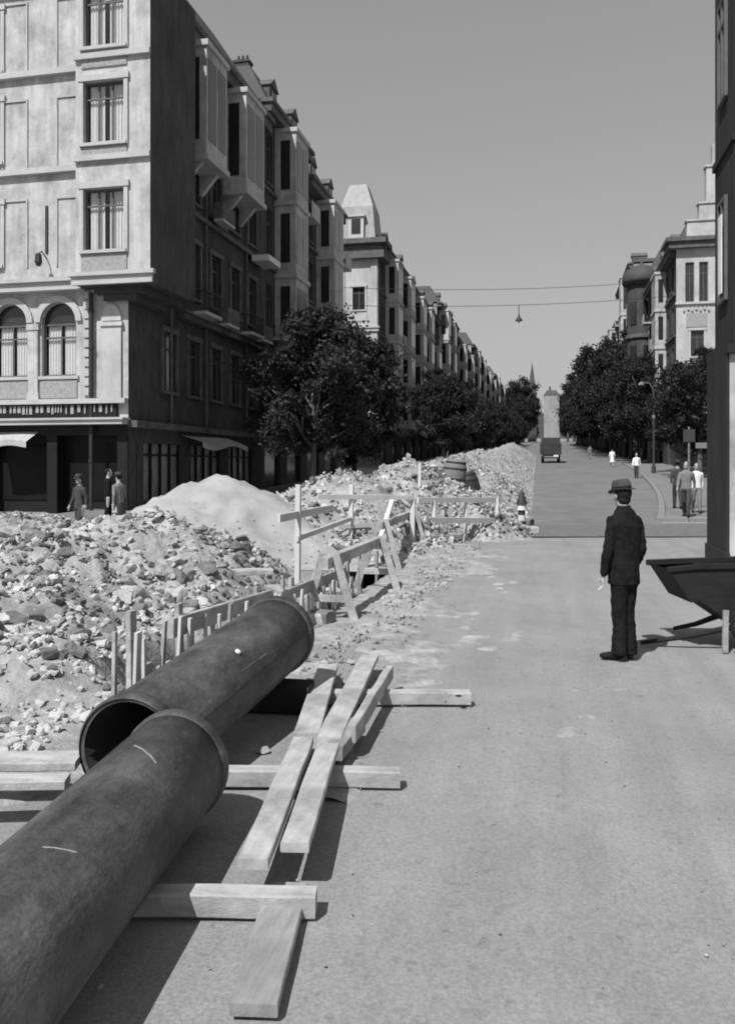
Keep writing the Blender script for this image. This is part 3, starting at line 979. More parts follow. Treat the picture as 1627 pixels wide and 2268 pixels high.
# right side: pale gabled house, turret house, blank grey firewall, then the farther row
def gabled_house():
    v0, h = 79.0, 19.4
    t = street_house('R', v0, 99, h, 'pale house with stepped gable and tall windows on the right, above the trees', M['brick'], M['stucco3'], [(6, 3, 1, 4, 1.0, 'stucco')])
    A = Face(t, 0, -.5)
    w = 9.0
    holes = []
    for x in (.75, 5.6):
        holes += [(x, x + .75, 14.6, 18.2), (x + 1.15, x + 1.9, 14.6, 18.2), (x + .45, x + 1.55, 9.9, 12.2), (x + .45, x + 1.55, 5.2, 7.4)]
    A.wall(w, h, holes, M['stucco2'], z0=-3, name='gable_front')
    for (x, x1_, z, z1_) in holes:
        A.window(x, z, x1_ - x, z1_ - z, sur=z < 14, light=True)
    A.put('shade_sheet', MB().box(-.12, w, -.06, -.004, -3, 4.6).mesh('shade_sheet', M['shop']))  # dark sheet laid on for the shade low down behind the trees
    for x in (.75, 5.6):
        A.put('apron_panel', MB().box(x + .1, x + 1.8, -.08, -.003, 12.5, 13.7).mesh('apron_panel', M['panel']))
        for k in range(7):
            A.put('carved_block', MB().box(x - .2 + k * .34, x - .2 + k * .34 + .16, -.16, -.003, 13.9 + .12 * (k % 2), 14.25).mesh('carved_block', M['trim']))
    A.ledge(-.1, w, 9.0, 9.3, .25, M['trim'], lip=.08)
    A.ledge(-.15, w, 8.3, 8.5, .15, M['trim_d'])
    A.ledge(-.1, w, h - 4.9, h - 4.7, .2, M['trim'])
    s = MB().quad((0, .0, -3), (0, -.5, -3), (0, -.5, h), (0, 0, h))
    s.build('gable_side', M['brick'], t)
    c = MB()
    c.box(-.7, w, -1.1, 2, h, h + .55)
    c.box(-.95, w, -1.35, 2, h + .553, h + .9)
    c.build('cornice', M['trim_d'], t)
    g = MB()                                   # stepped gable
    for k, (a, b_, z) in enumerate(((.9, w, 1.5), (1.9, w, 3.0), (2.5, 8.4, 6.2), (3.0, 8.0, 8.2))):
        g.box(a, b_, -.5 + k * .02, .4, h + .9 + (0, 1.5, 3.0, 6.2)[k], h + .9 + z - .003)
        g.box(a - .12, b_ + .1, -.62 + k * .02, .5, h + .9 + z, h + .9 + z + .15) if k < 3 else None
    g.build('stepped_gable', M['stucco2'], t)
gabled_house()

def turret_house():
    v0, h = 99.5, 20.5
    t = street_house('R', v0, 116, h, 'house with a dark rounded turret cap beside the pale gabled house', M['brick'], M['stucco3'], [(9, 3, 0, 4, 1.2, 'stucco')], roof_rise=3.2)
    tu = MB()
    c = (-.6, 1.6, 0)
    tu.lathe([(.3, 3.6), (1.55, 5.2), (1.6, 5.2), (1.6, h)], 18, c)
    o = tu.build('turret', M['brick2'], t, smooth=False)
    MB().lathe([(1.62, 9), (1.85, 9.1), (1.85, 9.4), (1.62, 9.5)], 18, c, closed=True).build('band', M['trim_d'], o)
    MB().lathe([(1.62, 14), (1.85, 14.1), (1.85, 14.4), (1.62, 14.5)], 18, c, closed=True).build('band', M['trim_d'], o)
    for z in (6.3, 10.6, 15.6):
        for a in (-130, -75, 180):
            p = MB()
            cs, sn = math.cos(R(a)), math.sin(R(a))
            for w_ in (1,):
                x, y = c[0] + 1.6 * cs, c[1] + 1.6 * sn
                p.beam((x, y, z), (x, y, z + 2.6), .8, .12, roll=R(a) + R(90))
            p.build('pane', M['glass'], o)
    MB().lathe([(2.1, h - .2), (2.2, h + .3), (2.1, h + .9), (1.7, h + 1.5), (1.0, h + 1.9), (.3, h + 2.1), (.05, h + 2.5)], 20, c).build('turret_cap', M['slate'], t, smooth=True)
turret_house()
right_rows = [
    (117, 139, 25.8, 'tall house with a blank grey firewall rising behind the turret', [(5, 3, 0, 4, 1.2, 'stucco')], 0.8),
    (139, 163, 21.0, 'house with pale bays just past the tall firewall house, right row', [(3, 3, 0, 4, 1.4, 'stucco2'), (14, 3, 0, 4, 1.4, 'stucco')], 2.4),
    (163, 190, 21.5, 'house with a pale end wall above the right-hand treetops', [(3, 3, 0, 4, 1.5, 'stucco2')], 2.2),
    (190, 225, 20.5, 'far house of the right row, second from its end', [(3, 3, 0, 4, 1.5, 'stucco')], 2.4),
    (225, 290, 21.0, 'farthest house of the right row near the end of the street', [(3, 3, 0, 4, 1.5, 'stucco2')], 2.4),
]
for i, (a, c, h, lab, bays, rr) in enumerate(right_rows):
    street_house('R', a, c, h, lab, M['brick'], M['stucco3' if i != 2 else 'stucco2'], bays, win=a < 165, roof_rise=rr, far=a > 135)

def end_buildings():
    # pale house closing the view and a church spire
    p = at(1221, HY, 395)
    t = thing('end_house', 'small pale house closing the far end of the street above the truck', 'building', (p.x - 3.5, p.y, G(p.y) - 1))
    A = Face(t, 0, 0)
    w, h = 7.0, 23
    holes = [(x, x + 1.2, z, z + 2.2) for x in (1.0, 3.0, 5.0) for z in (3, 7, 11, 15, 19)]
    A.wall(w, h, holes, M['stucco3'])
    for x, x1_, z, z1_ in holes:
        A.window(x, z, 1.2, 2.2, far=True)
    shell(t, 0, w, .01, 12, h, None).build('back_wall', M['stucco3'], t)
    mansard(t, -.2, w + .2, -.2, 12, h, 2.4, 1.6, chim=1)
    p = at(1178, HY, 470)
    t = thing('church_tower', 'slim dark church spire on the skyline at the end of the street', 'church', (p.x, p.y, G(p.y)))
    b = MB().box(-2.4, 2.4, -2.4, 2.4, 0, 28)
    b.box(-2.7, 2.7, -2.7, 2.7, 28.003, 28.7)
    b.build('tower', M['brick2'], t)
    MB().add([(-2.4, -2.4, 28.7), (2.4, -2.4, 28.7), (2.4, 2.4, 28.7), (-2.4, 2.4, 28.7), (0, 0, 46)], [(0, 1, 4), (1, 2, 4), (2, 3, 4), (3, 0, 4)]).build('spire', M['slate'], t)
end_buildings()

def near_right_building():
    # corner house at the right edge, street-side shade in its dark tone: narrow street side, cut corner behind
    t = thing('near_corner_house', 'dark stone corner house cut off by the right edge of the picture', 'building', (3.06, 15.84, 0))
    H = 17.5
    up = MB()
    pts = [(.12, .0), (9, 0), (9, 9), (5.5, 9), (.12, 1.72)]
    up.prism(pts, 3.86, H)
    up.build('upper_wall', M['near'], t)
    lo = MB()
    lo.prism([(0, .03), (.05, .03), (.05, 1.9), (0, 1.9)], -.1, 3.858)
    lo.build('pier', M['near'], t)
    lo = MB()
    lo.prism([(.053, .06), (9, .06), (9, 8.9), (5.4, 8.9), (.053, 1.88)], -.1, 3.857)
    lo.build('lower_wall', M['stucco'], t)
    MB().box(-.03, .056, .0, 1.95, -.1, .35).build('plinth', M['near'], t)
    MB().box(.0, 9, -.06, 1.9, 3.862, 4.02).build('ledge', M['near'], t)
    S = Face(t, .12, 1.72, R(-90))
    for z in (4.9, 8.6, 12.4):
        S.window(.55, z, .7, 1.9, y=-.04, sill=False)
    S.put('blind', MB().box(.78, 1.06, -.09, -.07, 5.05, 6.5).mesh('blind', M['chalk']))
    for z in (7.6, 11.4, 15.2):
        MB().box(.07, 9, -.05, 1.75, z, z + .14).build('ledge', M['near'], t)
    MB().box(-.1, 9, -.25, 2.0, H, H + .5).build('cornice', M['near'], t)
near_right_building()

# ------------------------------------------------------------------ trees
def tree_meshes(seed, H=9.0, rx=2.7, base=2.0, leaves=26000):
    r = random.Random(seed)
    tr = MB()
    pts, rad = [], []
    for i in range(7):
        t = i / 6
        pts.append((0.12 * math.sin(t * 4 + seed), 0.1 * math.cos(t * 3 + seed), t * H * .62))
        rad.append(.17 * (1 - .65 * t) + (.07 if i == 0 else 0))
    tr.tube(pts, rad, 9)
    for k in range(11):
        t = .42 + .05 * k
        i = min(5, int(t * 6))
        p = Vector(pts[i]).lerp(Vector(pts[min(6, i + 1)]), t * 6 - i) if i < 6 else Vector(pts[6])
        a = k * 2.4 + r.random()
        e = p + Vector((math.cos(a) * rx * .75, math.sin(a) * rx * .75, H * (.12 + .16 * r.random())))
        mid = p.lerp(e, .5) + Vector((0, 0, -.12))
        tr.tube([p, mid, e], [.075, .05, .02], 6)
        for q in range(2):
            b2 = a + r.uniform(-.9, .9)
            tr.tube([mid, mid + Vector((math.cos(b2), math.sin(b2), .7)) * rx * .4], [.035, .012], 5)
    cr = MB()
    cz, rz = (base + H) / 2, (H - base) / 2
    cl = []
    for k in range(78):
        while True:
            p = Vector((r.uniform(-1, 1), r.uniform(-1, 1), r.uniform(-1, 1)))
            if 0.25 < p.length < 1:
                break
        p = p.normalized() * (p.length ** .45) * r.uniform(.68, 1.16)
        w = 1.0 - .25 * max(0, p.z)
        cl.append((Vector((p.x * rx * w, p.y * rx * w, cz + p.z * rz)), r.uniform(.28, .72)))
    for k in range(leaves):
        c, s = cl[r.randrange(len(cl))]
        p = c + Vector((r.gauss(0, s * .55), r.gauss(0, s * .55), r.gauss(0, s * .42)))
        a = Vector((r.gauss(0, 1), r.gauss(0, 1), r.gauss(0, .6))).normalized()
        b = a.orthogonal().normalized()
        b = Matrix.Rotation(r.uniform(0, 6.28), 3, a) @ b
        sz = r.uniform(.045, .10)
        cr.quad(p - b * sz * 1.3, p - a.cross(b) * sz * .8, p + b * sz * 1.3, p + a.cross(b) * sz * .8)
    return tr.mesh('trunk', M['bark'], True), cr.mesh('crown', M['leaf'])
TV = [tree_meshes(s) for s in (1, 2, 3, 4)]
tn = [0]
def tree(u, v, s, label, group, sw=1.0):
    k = tn[0]; tn[0] += 1
    t = thing('street_tree', label, 'tree', (u, v, G(v)), rnd.uniform(0, 6.28), group)
    t.scale = (s * sw, s * sw, s)
    a, c = TV[k % 4]
    link('trunk', a, t); link('crown', c, t)
tree(-9.9, 34.8, .88, 'big dark leafy tree nearest the camera on the left, trunk behind the sand mound', 'left street trees', 1.12)
tree(-10.7, 42.0, 1.0, 'dark leafy tree behind the nearest one, middle of the left clump', 'left street trees', 1.15)
tree(-11.0, 48.0, .95, 'dark leafy tree in front of the pale tower house', 'left street trees', 1.1)
v = 76
i = 0
while v < 300:
    tree(-9.6 + rnd.uniform(-.3, .3), v, rnd.uniform(.86, 1.05), 'dark tree in the far row along the left pavement' if i else 'first tree of the far row on the left, past the tower house', 'far left tree row', 1.15)
    v += 8.2 + rnd.uniform(-.6, .6); i += 1
tree(9.6, 57.5, .95, 'dark tree in front of the pale gabled house on the right', 'right street trees', 1.15)
tree(9.6, 66.5, .80, 'smaller dark tree beside the lamp post on the right pavement', 'right street trees', 1.0)
tree(12.4, 61.5, 1.0, 'dark tree set back under the pale gabled house, behind the pavement trees', 'right street trees', 1.2)
tree(12.6, 71.0, 1.0, 'dark tree at the foot of the pale gabled house front', 'right street trees', 1.2)
v = 88
i = 0
while v < 300:
    tree(9.4 + rnd.uniform(-.3, .3), v, rnd.uniform(1.6, 2.1) if v > 105 else 1.25, 'dark tree in the far row along the right pavement' if i else 'first tree of the far row on the right, below the turret', 'far right tree row', 1.1)
    v += 8.2 + rnd.uniform(-.6, .6); i += 1
for k in range(16):                              # trees closing the end of the street
    v = 330 + k * 14
    sgn = -1 if k % 2 else 1
    u = sgn * rnd.uniform(6, 15) + (-3 if sgn < 0 else 3)
    tree(u, v, rnd.uniform(2.2, 3.0), 'tall tree in the wood at the end of the street', 'trees at the end of the street', 1.0)

# ------------------------------------------------------------------ spoil heaps, sand, rubble
def dome(u, v, cu, cv, ru, rv, h):
    r2 = ((u - cu) / ru) ** 2 + ((v - cv) / rv) ** 2
    return h * (1 - r2) if r2 < 1 else -.3 * min(1, r2 - 1)
HEAP = [(-3.6, 5.2, 1.0, 1.3, .16), (-4.1, 6.2, .9, 2.6, .34), (-8.7, 13.0, 4.6, 4.2, .82), (-6.0, 11.6, 2.2, 3.4, .92), (-5.3, 7.4, 1.5, 3.2, .55), (-9.0, 9.0, 4.2, 3.4, .7), (-4.5, 5.2, .9, 2.0, .38), (-12.5, 14.5, 4, 4, .9), (-6.6, 8.8, 2.0, 2.6, .72), (-4.6, 9.6, .8, 3.0, .35)]
def heap_h(u, v):
    ds = [dome(u, v, *c) for c in HEAP]
    h = max(ds)
    s = sum(max(0, d) for d in ds)
    if h > 0:
        h = h * .72 + .28 * min(s, h * 1.5)
        k = min(1, h / .35)
        h += k * (.20 * fbm(u * .9, v * .9, 5) + .12 * abs(fbm(u * 2.6, v * 2.6, 8)) + .09 * abs(fbm(u * 5.5, v * 5.5, 2)) + .03 * fbm(u * 14, v * 14, 2) - .04)
        m_ = math.exp(-((u + 6.2) / 2.0) ** 2 - ((v - 10.6) / 2.6) ** 2)
        h += k * m_ * (.30 * fbm(u * 1.9, v * 1.9, 44) - .05)
        if u > -3.95 and v > 6.2:
            h = min(h, (-3.78 - u) * 3)
    return h
def sand_h(u, v):
    du, dv = u + 6.75, v - 16.7
    a = math.atan2(dv, du)
    r = math.hypot(du * (1.0 if du > 0 else .8), dv * .85) / (3.1 + .35 * math.sin(a * 3 + 1) + .25 * fbm(math.cos(a) * 1.5, math.sin(a) * 1.5, 7))
    h = 1.82 * (1 - r) - .12 * math.exp(-(r * 5) ** 2)
    return h + min(1, max(0, h) / .2) * (.16 * fbm(u * 1.2, v * 1.2, 4) + .09 * fbm(u * 3.4, v * 3.4, 4) + .05 * abs(fbm(u * 9, v * 9, 4)))
def berm_c(v):
    return -4.35 + .5 * math.sin(v * .09) - .004 * (v - 20)
def berm_h(u, v):
    g = G(v)
    edge = -2.45 + max(0, min(v, 22) - 17) * .08 + 1.55 * max(0, min(1, (v - 20.3) / 1.6)) ** 1.5 - max(0, v - 22) * .013 + .16 * fbm(v * 1.3, 4, 1)
    c = berm_c(v)
    c = min(c, edge - 2.5)
    wr = edge - c
    wl_ = 3.4
    d = (u - c) / (wr if u > c else -wl_)
    top = 1.75 + .28 * fbm(v * .22, 0, 9) + .12 * math.sin(v * .55)
    if v < 19:
        top *= max(0, (v - 14.8) / 4.2) ** 1.2
    h = top * (1 - abs(d) ** 1.25) if abs(d) < 1 else -.4 * (abs(d) - 1)
    if h > 0:
        k = min(1, h / .3)
        h += k * (.22 * fbm(u * .8, v * .8, 15) + .15 * fbm(u * 2.4, v * 2.4, 18) + .09 * abs(fbm(u * 5, v * 5, 12)))
    if v > 128: h -= (v - 128) * .2
    return h
def heap_mesh(name, fn, uu, vv, m, parent=None):
    b = MB()
    n = len(uu)
    hs = []
    for v in vv:
        for u in uu:
            h = fn(u, v)
            hs.append(h)
            b.v.append((u, v, G(v) + max(h, -.12)))
    for j in range(len(vv) - 1):
        for i in range(n - 1):
            o = j * n + i
            q = (o, o + 1, o + 1 + n, o + n)
            if max(hs[k] for k in q) > -.02:
                b.f.append(q)
    b.mi = [0] * len(b.f)
    return b.build(name, m, parent, smooth=True)
rub = tag(heap_mesh('rubble_heap', heap_h, axis([(-17, -9, .14), (-9, -2.3, .085)]), axis([(2.6, 14, .09), (14, 18.5, .14)]), M['soil']), 'rough heap of broken paving and earth filling the left foreground behind the pipe', 'rubble heap')
sandm = tag(heap_mesh('sand_mound', sand_h, axis([(-11.5, -3.2, .12)]), axis([(12.8, 21, .12)]), M['sand']), 'smooth pale mound of sand with a peak below the dark shop windows', 'sand heap')
berm = tag(heap_mesh('spoil_bank', berm_h, axis([(-8.5, .2, .2)]), axis([(14.6, 40, .22), (40, 134, .6)]), M['soil']), 'long bank of excavated earth and stones running up the middle of the street', 'rubble heap')

def stone_mesh(seed, flat=.75, sub=False):
    r = random.Random(seed)
    g = (1 + 5 ** .5) / 2
    vs = [(-1, g, 0), (1, g, 0), (-1, -g, 0), (1, -g, 0), (0, -1, g), (0, 1, g), (0, -1, -g), (0, 1, -g), (g, 0, -1), (g, 0, 1), (-g, 0, -1), (-g, 0, 1)]
    fs = [(0, 11, 5), (0, 5, 1), (0, 1, 7), (0, 7, 10), (0, 10, 11), (1, 5, 9), (5, 11, 4), (11, 10, 2), (10, 7, 6), (7, 1, 8), (3, 9, 4), (3, 4, 2), (3, 2, 6), (3, 6, 8), (3, 8, 9), (4, 9, 5), (2, 4, 11), (6, 2, 10), (8, 6, 7), (9, 8, 1)]
    vs = [Vector(p).normalized() for p in vs]
    if sub:
        cache, nf = {}, []
        def mid(a, b_):
            key = (min(a, b_), max(a, b_))
            if key not in cache:
                vs.append(((vs[a] + vs[b_]) / 2).normalized())
                cache[key] = len(vs) - 1
            return cache[key]
        for a, b_, c in fs:
            x, y, z = mid(a, b_), mid(b_, c), mid(c, a)
            nf += [(a, x, z), (b_, y, x), (c, z, y), (x, y, z)]
        fs = nf
    cuts = [(Vector((r.gauss(0, 1), r.gauss(0, 1), r.gauss(0, 1))).normalized(), r.uniform(.38, .85)) for _ in range(8)]
    out = []
    for p in vs:
        for nrm, lim in cuts:                   # flat broken faces
            e = p.dot(nrm) - lim
            if e > 0:
                p = p - nrm * e
        k = r.uniform(.86, 1.12) * .56
        out.append((p.x * k, p.y * k, p.z * k * flat))
    return out, fs
def block_mesh(seed):                           # squared paving setts
    r = random.Random(seed)
    b = MB().beam((-.5, 0, 0), (.5, 0, 0), .72, .62, .08)
    return [tuple(c + r.uniform(-.06, .06) for c in p) for p in b.v], b.f
SV = [stone_mesh(s) for s in range(10)] + [block_mesh(s) for s in range(4)]
SM = []
for k, (vs, fs) in enumerate([stone_mesh(s, .75, True) for s in range(20, 26)] + SV[10:]):
    SM.append(MB().add(vs, fs).mesh('stone', M['stone' if k % 3 else 'stone_d']))
def scatter(parent, fn, dom, n_small, n_big, big, small, seed, thr=.08, keep=None):
    r = random.Random(seed)
    b = MB()
    cnt = big_n = 0
    tries = 0
    while (cnt < n_small or big_n < n_big) and tries < 160000:
        tries += 1
        u, v = r.uniform(dom[0], dom[1]), r.uniform(dom[2], dom[3]) if len(dom) == 4 else dom[2] + (dom[3] - dom[2]) * r.random() ** dom[4]
        h = fn(u, v)
        if h < thr or (keep and not keep(u, v, r)):
            continue
        if big_n < n_big:
            s = r.uniform(*big) * (1.5 if big_n % 5 == 0 else 1.0)
            o = link('stone', SM[r.randrange(7)], parent, (u, v, G(v) + h + s * .08))
            o.rotation_euler = (r.uniform(-.6, .6), r.uniform(-.6, .6), r.uniform(0, 6.3))
            o.scale = (s, s * r.uniform(.6, 1), s * r.uniform(.5, .9))
            big_n += 1
        else:
            s = small[0] + (small[1] - small[0]) * r.random() ** 2.2
            vs, fs = SV[r.randrange(11)]
            q = Matrix.Rotation(r.uniform(0, 6.3), 3, 'Z') @ Matrix.Rotation(r.uniform(-.8, .8), 3, 'X')
            c = Vector((u, v, G(v) + h + s * .1))
            b.add([c + (q @ Vector(p)) * s for p in vs], fs, 1 if fbm(u * .8, v * .8, 71) > .05 and r.random() < .75 else (1 if r.random() < .12 else 0))
            cnt += 1
    tag(b.build('rubble', [M['stone'], M['stone_d']], parent), kind='stuff')
scatter(rub, heap_h, (-13, -2.5, 3.2, 17), 27000, 290, (.12, .24), (.018, .12), 11, .1, lambda u, v, r: fbm(u * .7, v * .7, 31) > -.25 or r.random() < .25)
scatter(berm, berm_h, (-6.5, -.3, 15.5, 70, 1.8), 14000, 260, (.12, .24), (.025, .13), 12, .06)

scatter(berm, berm_h, (-3.6, -.2, 18.5, 27), 4200, 36, (.18, .34), (.02, .15), 14, .02)
scatter(sandm, sand_h, (-10.5, -3.6, 13.6, 19.8), 1300, 0, (.1, .2), (.015, .08), 13, .01, lambda u, v, r: r.random() < 1.1 - sand_h(u, v))

def clods(parent, fn, dom, n, seed):             # rounded lumps of dug earth
    r = random.Random(seed)
    b = MB()
    k = 0
    for _ in range(40000):
        if k >= n: break
        u, v = r.uniform(dom[0], dom[1]), r.uniform(dom[2], dom[3])
        h = fn(u, v)
        if h < .12 or fbm(u * .6, v * .6, 91) < 0: continue
        s = .09 + .22 * r.random() ** 2
        vs, fs = CL[r.randrange(len(CL))]
        q = Matrix.Rotation(r.uniform(0, 6.3), 3, 'Z') @ Matrix.Rotation(r.uniform(-.7, .7), 3, 'X')
        c = Vector((u, v, G(v) + h + s * .05))
        b.add([c + (q @ Vector(p)) * s * (1 + .22 * noise.noise(Vector(p) * 4 + c)) for p in vs], fs, 0 if r.random() < .6 else 1)
        k += 1
    tag(b.build('earth_clods', [M['soil'], M['stone_d']], parent), kind='stuff')
CL = [stone_mesh(s, .85, True) for s in range(40, 46)]
clods(rub, heap_h, (-12, -3.9, 4, 16.5), 700, 3)
clods(berm, berm_h, (-6.5, -.8, 16.5, 45), 500, 4)
# spilled earth trodden onto the paving beside the trench
b = MB()
uu, vv = axis([(-2.7, 1.4, .09)]), axis([(4.6, 22.2, .11)])
hs = []
for v in vv:
    for u in uu:
        h = .030 * (fbm(u * 1.1, v * .7, 55) * 1.0 + .55 * fbm(u * 4, v * 4, 56) + .55 - .52 * (u + 2.6))
        if abs(u + 1.9) < .5 and v < 6.7: h -= .03
        hs.append(h)
        b.v.append((u, v, min(h if h > 0 else h * 4, .045) + .002))
n = len(uu)
for j in range(len(vv) - 1):
    for i in range(n - 1):
        o = j * n + i
        q = (o, o + 1, o + 1 + n, o + n)
        if max(hs[k] for k in q) > -.02:
            b.f.append(q)
b.mi = [0] * len(b.f)
tag(b.build('spilled_earth', M['soil'], smooth=True), 'earth and dust spilled over the paving along the trench', 'earth', kind='stuff')

# small loose pieces on the ground around the heaps
b = MB()
r = random.Random(5)
for k in range(2600):
    u, v = (-2.3 + abs(r.gauss(0, .5)), r.uniform(6.5, 22)) if r.random() < .72 else (r.uniform(-2.3, 6.5), r.uniform(2.3, 22))
    if -2.75 > u: continue
    s = r.uniform(.006, .02) if u > -1.5 else .012 + .09 * r.random() ** 3
    vs, fs = SV[r.randrange(6)]
    q = Matrix.Rotation(r.uniform(0, 6.3), 3, 'Z')
    b.add([Vector((u, v, s * .25)) + (q @ Vector(p)) * s for p in vs], fs)
tag(b.build('scattered_grit', M['soil']), 'loose stones and grit scattered over the pale crossing', 'grit', kind='stuff')

# ------------------------------------------------------------------ pipes
def pipe(label, u, v0, v1, rad, zc, dz=0.0, du=0.0):
    t = thing('iron_pipe', label, 'pipe', (u, v0, 0), 0, 'iron pipes laid out beside the trench')
    L = v1 - v0
    n = 56
    def ring(y, r):
        k = y / L
        return [Vector((du * k + r * math.cos(2 * math.pi * j / n), y, zc + dz * k + r * math.sin(2 * math.pi * j / n))) for j in range(n)]
    b = MB()
    w = .022
    ys = [(0, rad), (L * .25, rad), (L * .5, rad), (L * .75, rad), (L, rad), (L, rad - w), (L * .5, rad - w), (0, rad - w), (0, rad)]
    b.loft([ring(y, r_) for y, r_ in ys], caps=False)
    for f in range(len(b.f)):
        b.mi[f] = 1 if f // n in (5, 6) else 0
    b.f = [tuple(reversed(f)) for f in b.f]
    o = b.build('barrel', [M['pipe'], M['pipe_in']], t)
    for f in o.data.polygons:
        f.use_smooth = f.index // n not in (4, 7)
    for y in (.0, L):
        c = MB()
        ya, yb = (y - .012, y + .075) if y == 0 else (y - .075, y + .012)
        prof = [(ya, rad + .001), (ya + .012, rad + .014), (yb - .012, rad + .014), (yb, rad + .001)]
        c.loft([ring(q, r_) for q, r_ in prof], caps=False)
        c.f = [tuple(reversed(f)) for f in c.f]
        c.build('end_ring', M['pipe'], t, smooth=True)
    return t, zc
pA, _ = pipe('farther dark iron pipe with its open black mouth facing the camera', -2.28, 4.31, 6.45, .295, .30, .235, .16)
pB, _ = pipe('nearest dark iron pipe, running out of the bottom of the picture', -1.50, .40, 4.16, .275, .30, .01, -.42)
lug = MB().lathe([(.02, 0), (.02, .01), (.014, .016)], 12)
o = lug.build('chalk_mark', M['chalk'], pA)
a = R(52)
o.location = (.075 + .297 * math.cos(a), 1.0, .41 + .297 * math.sin(a))
o.rotation_euler = (0, R(90) - a, 0)

def on_pipe(parent, L, rad, zc, dz, du, name, y0, y1, a0, a1, w, m):
    b_ = MB()
    n_ = 14
    prev = None
    for i in range(n_ + 1):
        t_ = i / n_
        y, a_ = y0 + (y1 - y0) * t_, R(a0 + (a1 - a0) * t_)
        wob = .004 * noise.noise(Vector((i * .7, y0, a0)))
        c_ = Vector((du * y / L, y, zc + dz * y / L))
        n2 = Vector((math.cos(a_), 0, math.sin(a_)))
        tg = Vector((0, 1, 0)) if abs(a1 - a0) > 3 else Vector((-math.sin(a_), 0, math.cos(a_)))
        p = c_ + n2 * (rad + .0015) + tg * wob
        cur = (p - tg * w / 2, p + tg * w / 2)
        if prev:
            b_.quad(prev[0], cur[0], cur[1], prev[1])
        prev = cur
    b_.build(name, m, parent)
on_pipe(pB, 3.76, .275, .30, .01, -.42, 'chalk_stroke', 3.22, 3.10, 96, 62, .014, M['wood_g'])
on_pipe(pB, 3.76, .275, .30, .01, -.42, 'chalk_stroke', 2.2, 2.26, 80, 58, .010, M['wood_g'])
on_pipe(pA, 2.14, .295, .30, .235, .16, 'casting_seam', .1, 2.04, 12, 12, .006, M['iron'])
on_pipe(pA, 2.14, .295, .30, .235, .16, 'scratch', .9, 1.3, 30, 27, .004, M['wood_g'])

# ------------------------------------------------------------------ timbers on the ground
def worn(b, amp=.006, seed=0.0):               # hand-sawn unevenness along a timber
    b.v = [tuple(Vector(p) + Vector((noise.noise(Vector(p) * 3.1 + Vector((seed, 0, 0))), noise.noise(Vector(p) * 3.1 + Vector((0, seed + 9, 0))), noise.noise(Vector(p) * 2.7 + Vector((0, 0, seed + 5))))) * amp) for p in b.v]
    return b
tk = [0]
def timber(name, label, cat, p0, p1, w, h, m, ch=.006, bow=0.0, roll=0.0, group=None):
    p0, p1 = Vector(p0), Vector(p1)
    c = (p0 + p1) / 2
    tk[0] += 1
    o = worn(MB().beam(p0 - c, p1 - c, w, h, ch, roll, 0, bow or .004), .007, tk[0] * 3.7).build(name, m, None, False, c)
    return tag(o, label, cat, group)
def px(x, y, z):
    return onz(x, y, z)
# cross sleepers carrying the pipes
a, c = px(480, 1545, .055), px(1040, 1545, .055)
sl = timber('sleeper', 'long pale sleeper under the planks, with a dark knot hole near its right end', 'timber', a, c, .115, .10, M['wood_x'], .008)
kn = MB().lathe([(.028, 0), (.024, .003)], 12).build('knot_hole', M['shop'], sl)
q = px(1015, 1542, .105) - sl.location
kn.location = (q.x, q.y, .0505)
bd = MB().box(-.004, .004, -.058, .058, -.03, .052)
bd.build('iron_strap', M['iron'], sl, loc=(px(985, 1545, .055) - sl.location) * 1.0, rz=R(12))
a, c = px(300, 1722, .055), px(886, 1722, .055)
timber('sleeper', 'nearer short sleeper poking out on the right below the plank stack', 'timber', a, c, .10, .10, M['wood_x'], .008)
a, c = px(250, 1995, .05), px(700, 2000, .05)
timber('sleeper', 'sleeper across the bottom under the nearest pipe', 'timber', a, c, .10, .10, M['wood_x'], .008)
timber('timber_block', 'dark squared block propping up the far end of the farther pipe', 'timber', (-2.42, 6.2, .105), (-1.78, 6.26, .105), .26, .20, M['wood_d'], .01)
# boards bridging the trench at lower left
a, c = px(-190, 1690, .24), px(176, 1686, .22)
timber('plank', 'pale wide plank bridging the trench at the left edge', 'plank', a, c, .20, .05, M['wood_x'], .006)
a, c = px(-180, 1736, .24), px(150, 1732, .22)
timber('plank', 'lower pale plank beside it at the bottom left corner of the scene', 'plank', a, c, .13, .05, M['wood_x'], .006)
# planks lying along the pipe, on the sleepers
def lp(label, x0, y0, x1, y1, z, w, h=.045, bow=0.0, m='wood', roll=0.0):
    return timber('plank', label, 'plank', px(x0, y0, z), px(x1, y1, z), w, h, M[m], .005, bow, roll, 'planks stacked beside the pipes')
lp('left upper plank of the stack, ending beside the farther pipe', 678, 1632, 727, 1476, .135, .17)
lp('middle upper plank of the stack, the farthest reaching', 728, 1640, 819, 1455, .135, .16, bow=.01)
lp('narrow right-hand plank lying on edge at the far side of the stack', 778, 1628, 862, 1490, .155, .06, .11)
lp('wide left lower plank slanting down to the bottom edge', 560, 1915, 672, 1640, .19, .13)
lp('right lower plank on top of the stack, running towards the camera', 652, 1880, 726, 1654, .195, .13)
lp('weathered plank at the bottom of the stack, seen between the others', 640, 1740, 720, 1600, .09, .2, m='wood_g')
lp('short thick board end in the shadow of the stack', 738, 1668, 790, 1606, .10, .12, .09, m='wood_g')
lp('plank lying flat on the paving along the bottom of the scene', 560, 2240, 640, 1965, .03, .17, m='wood_g')

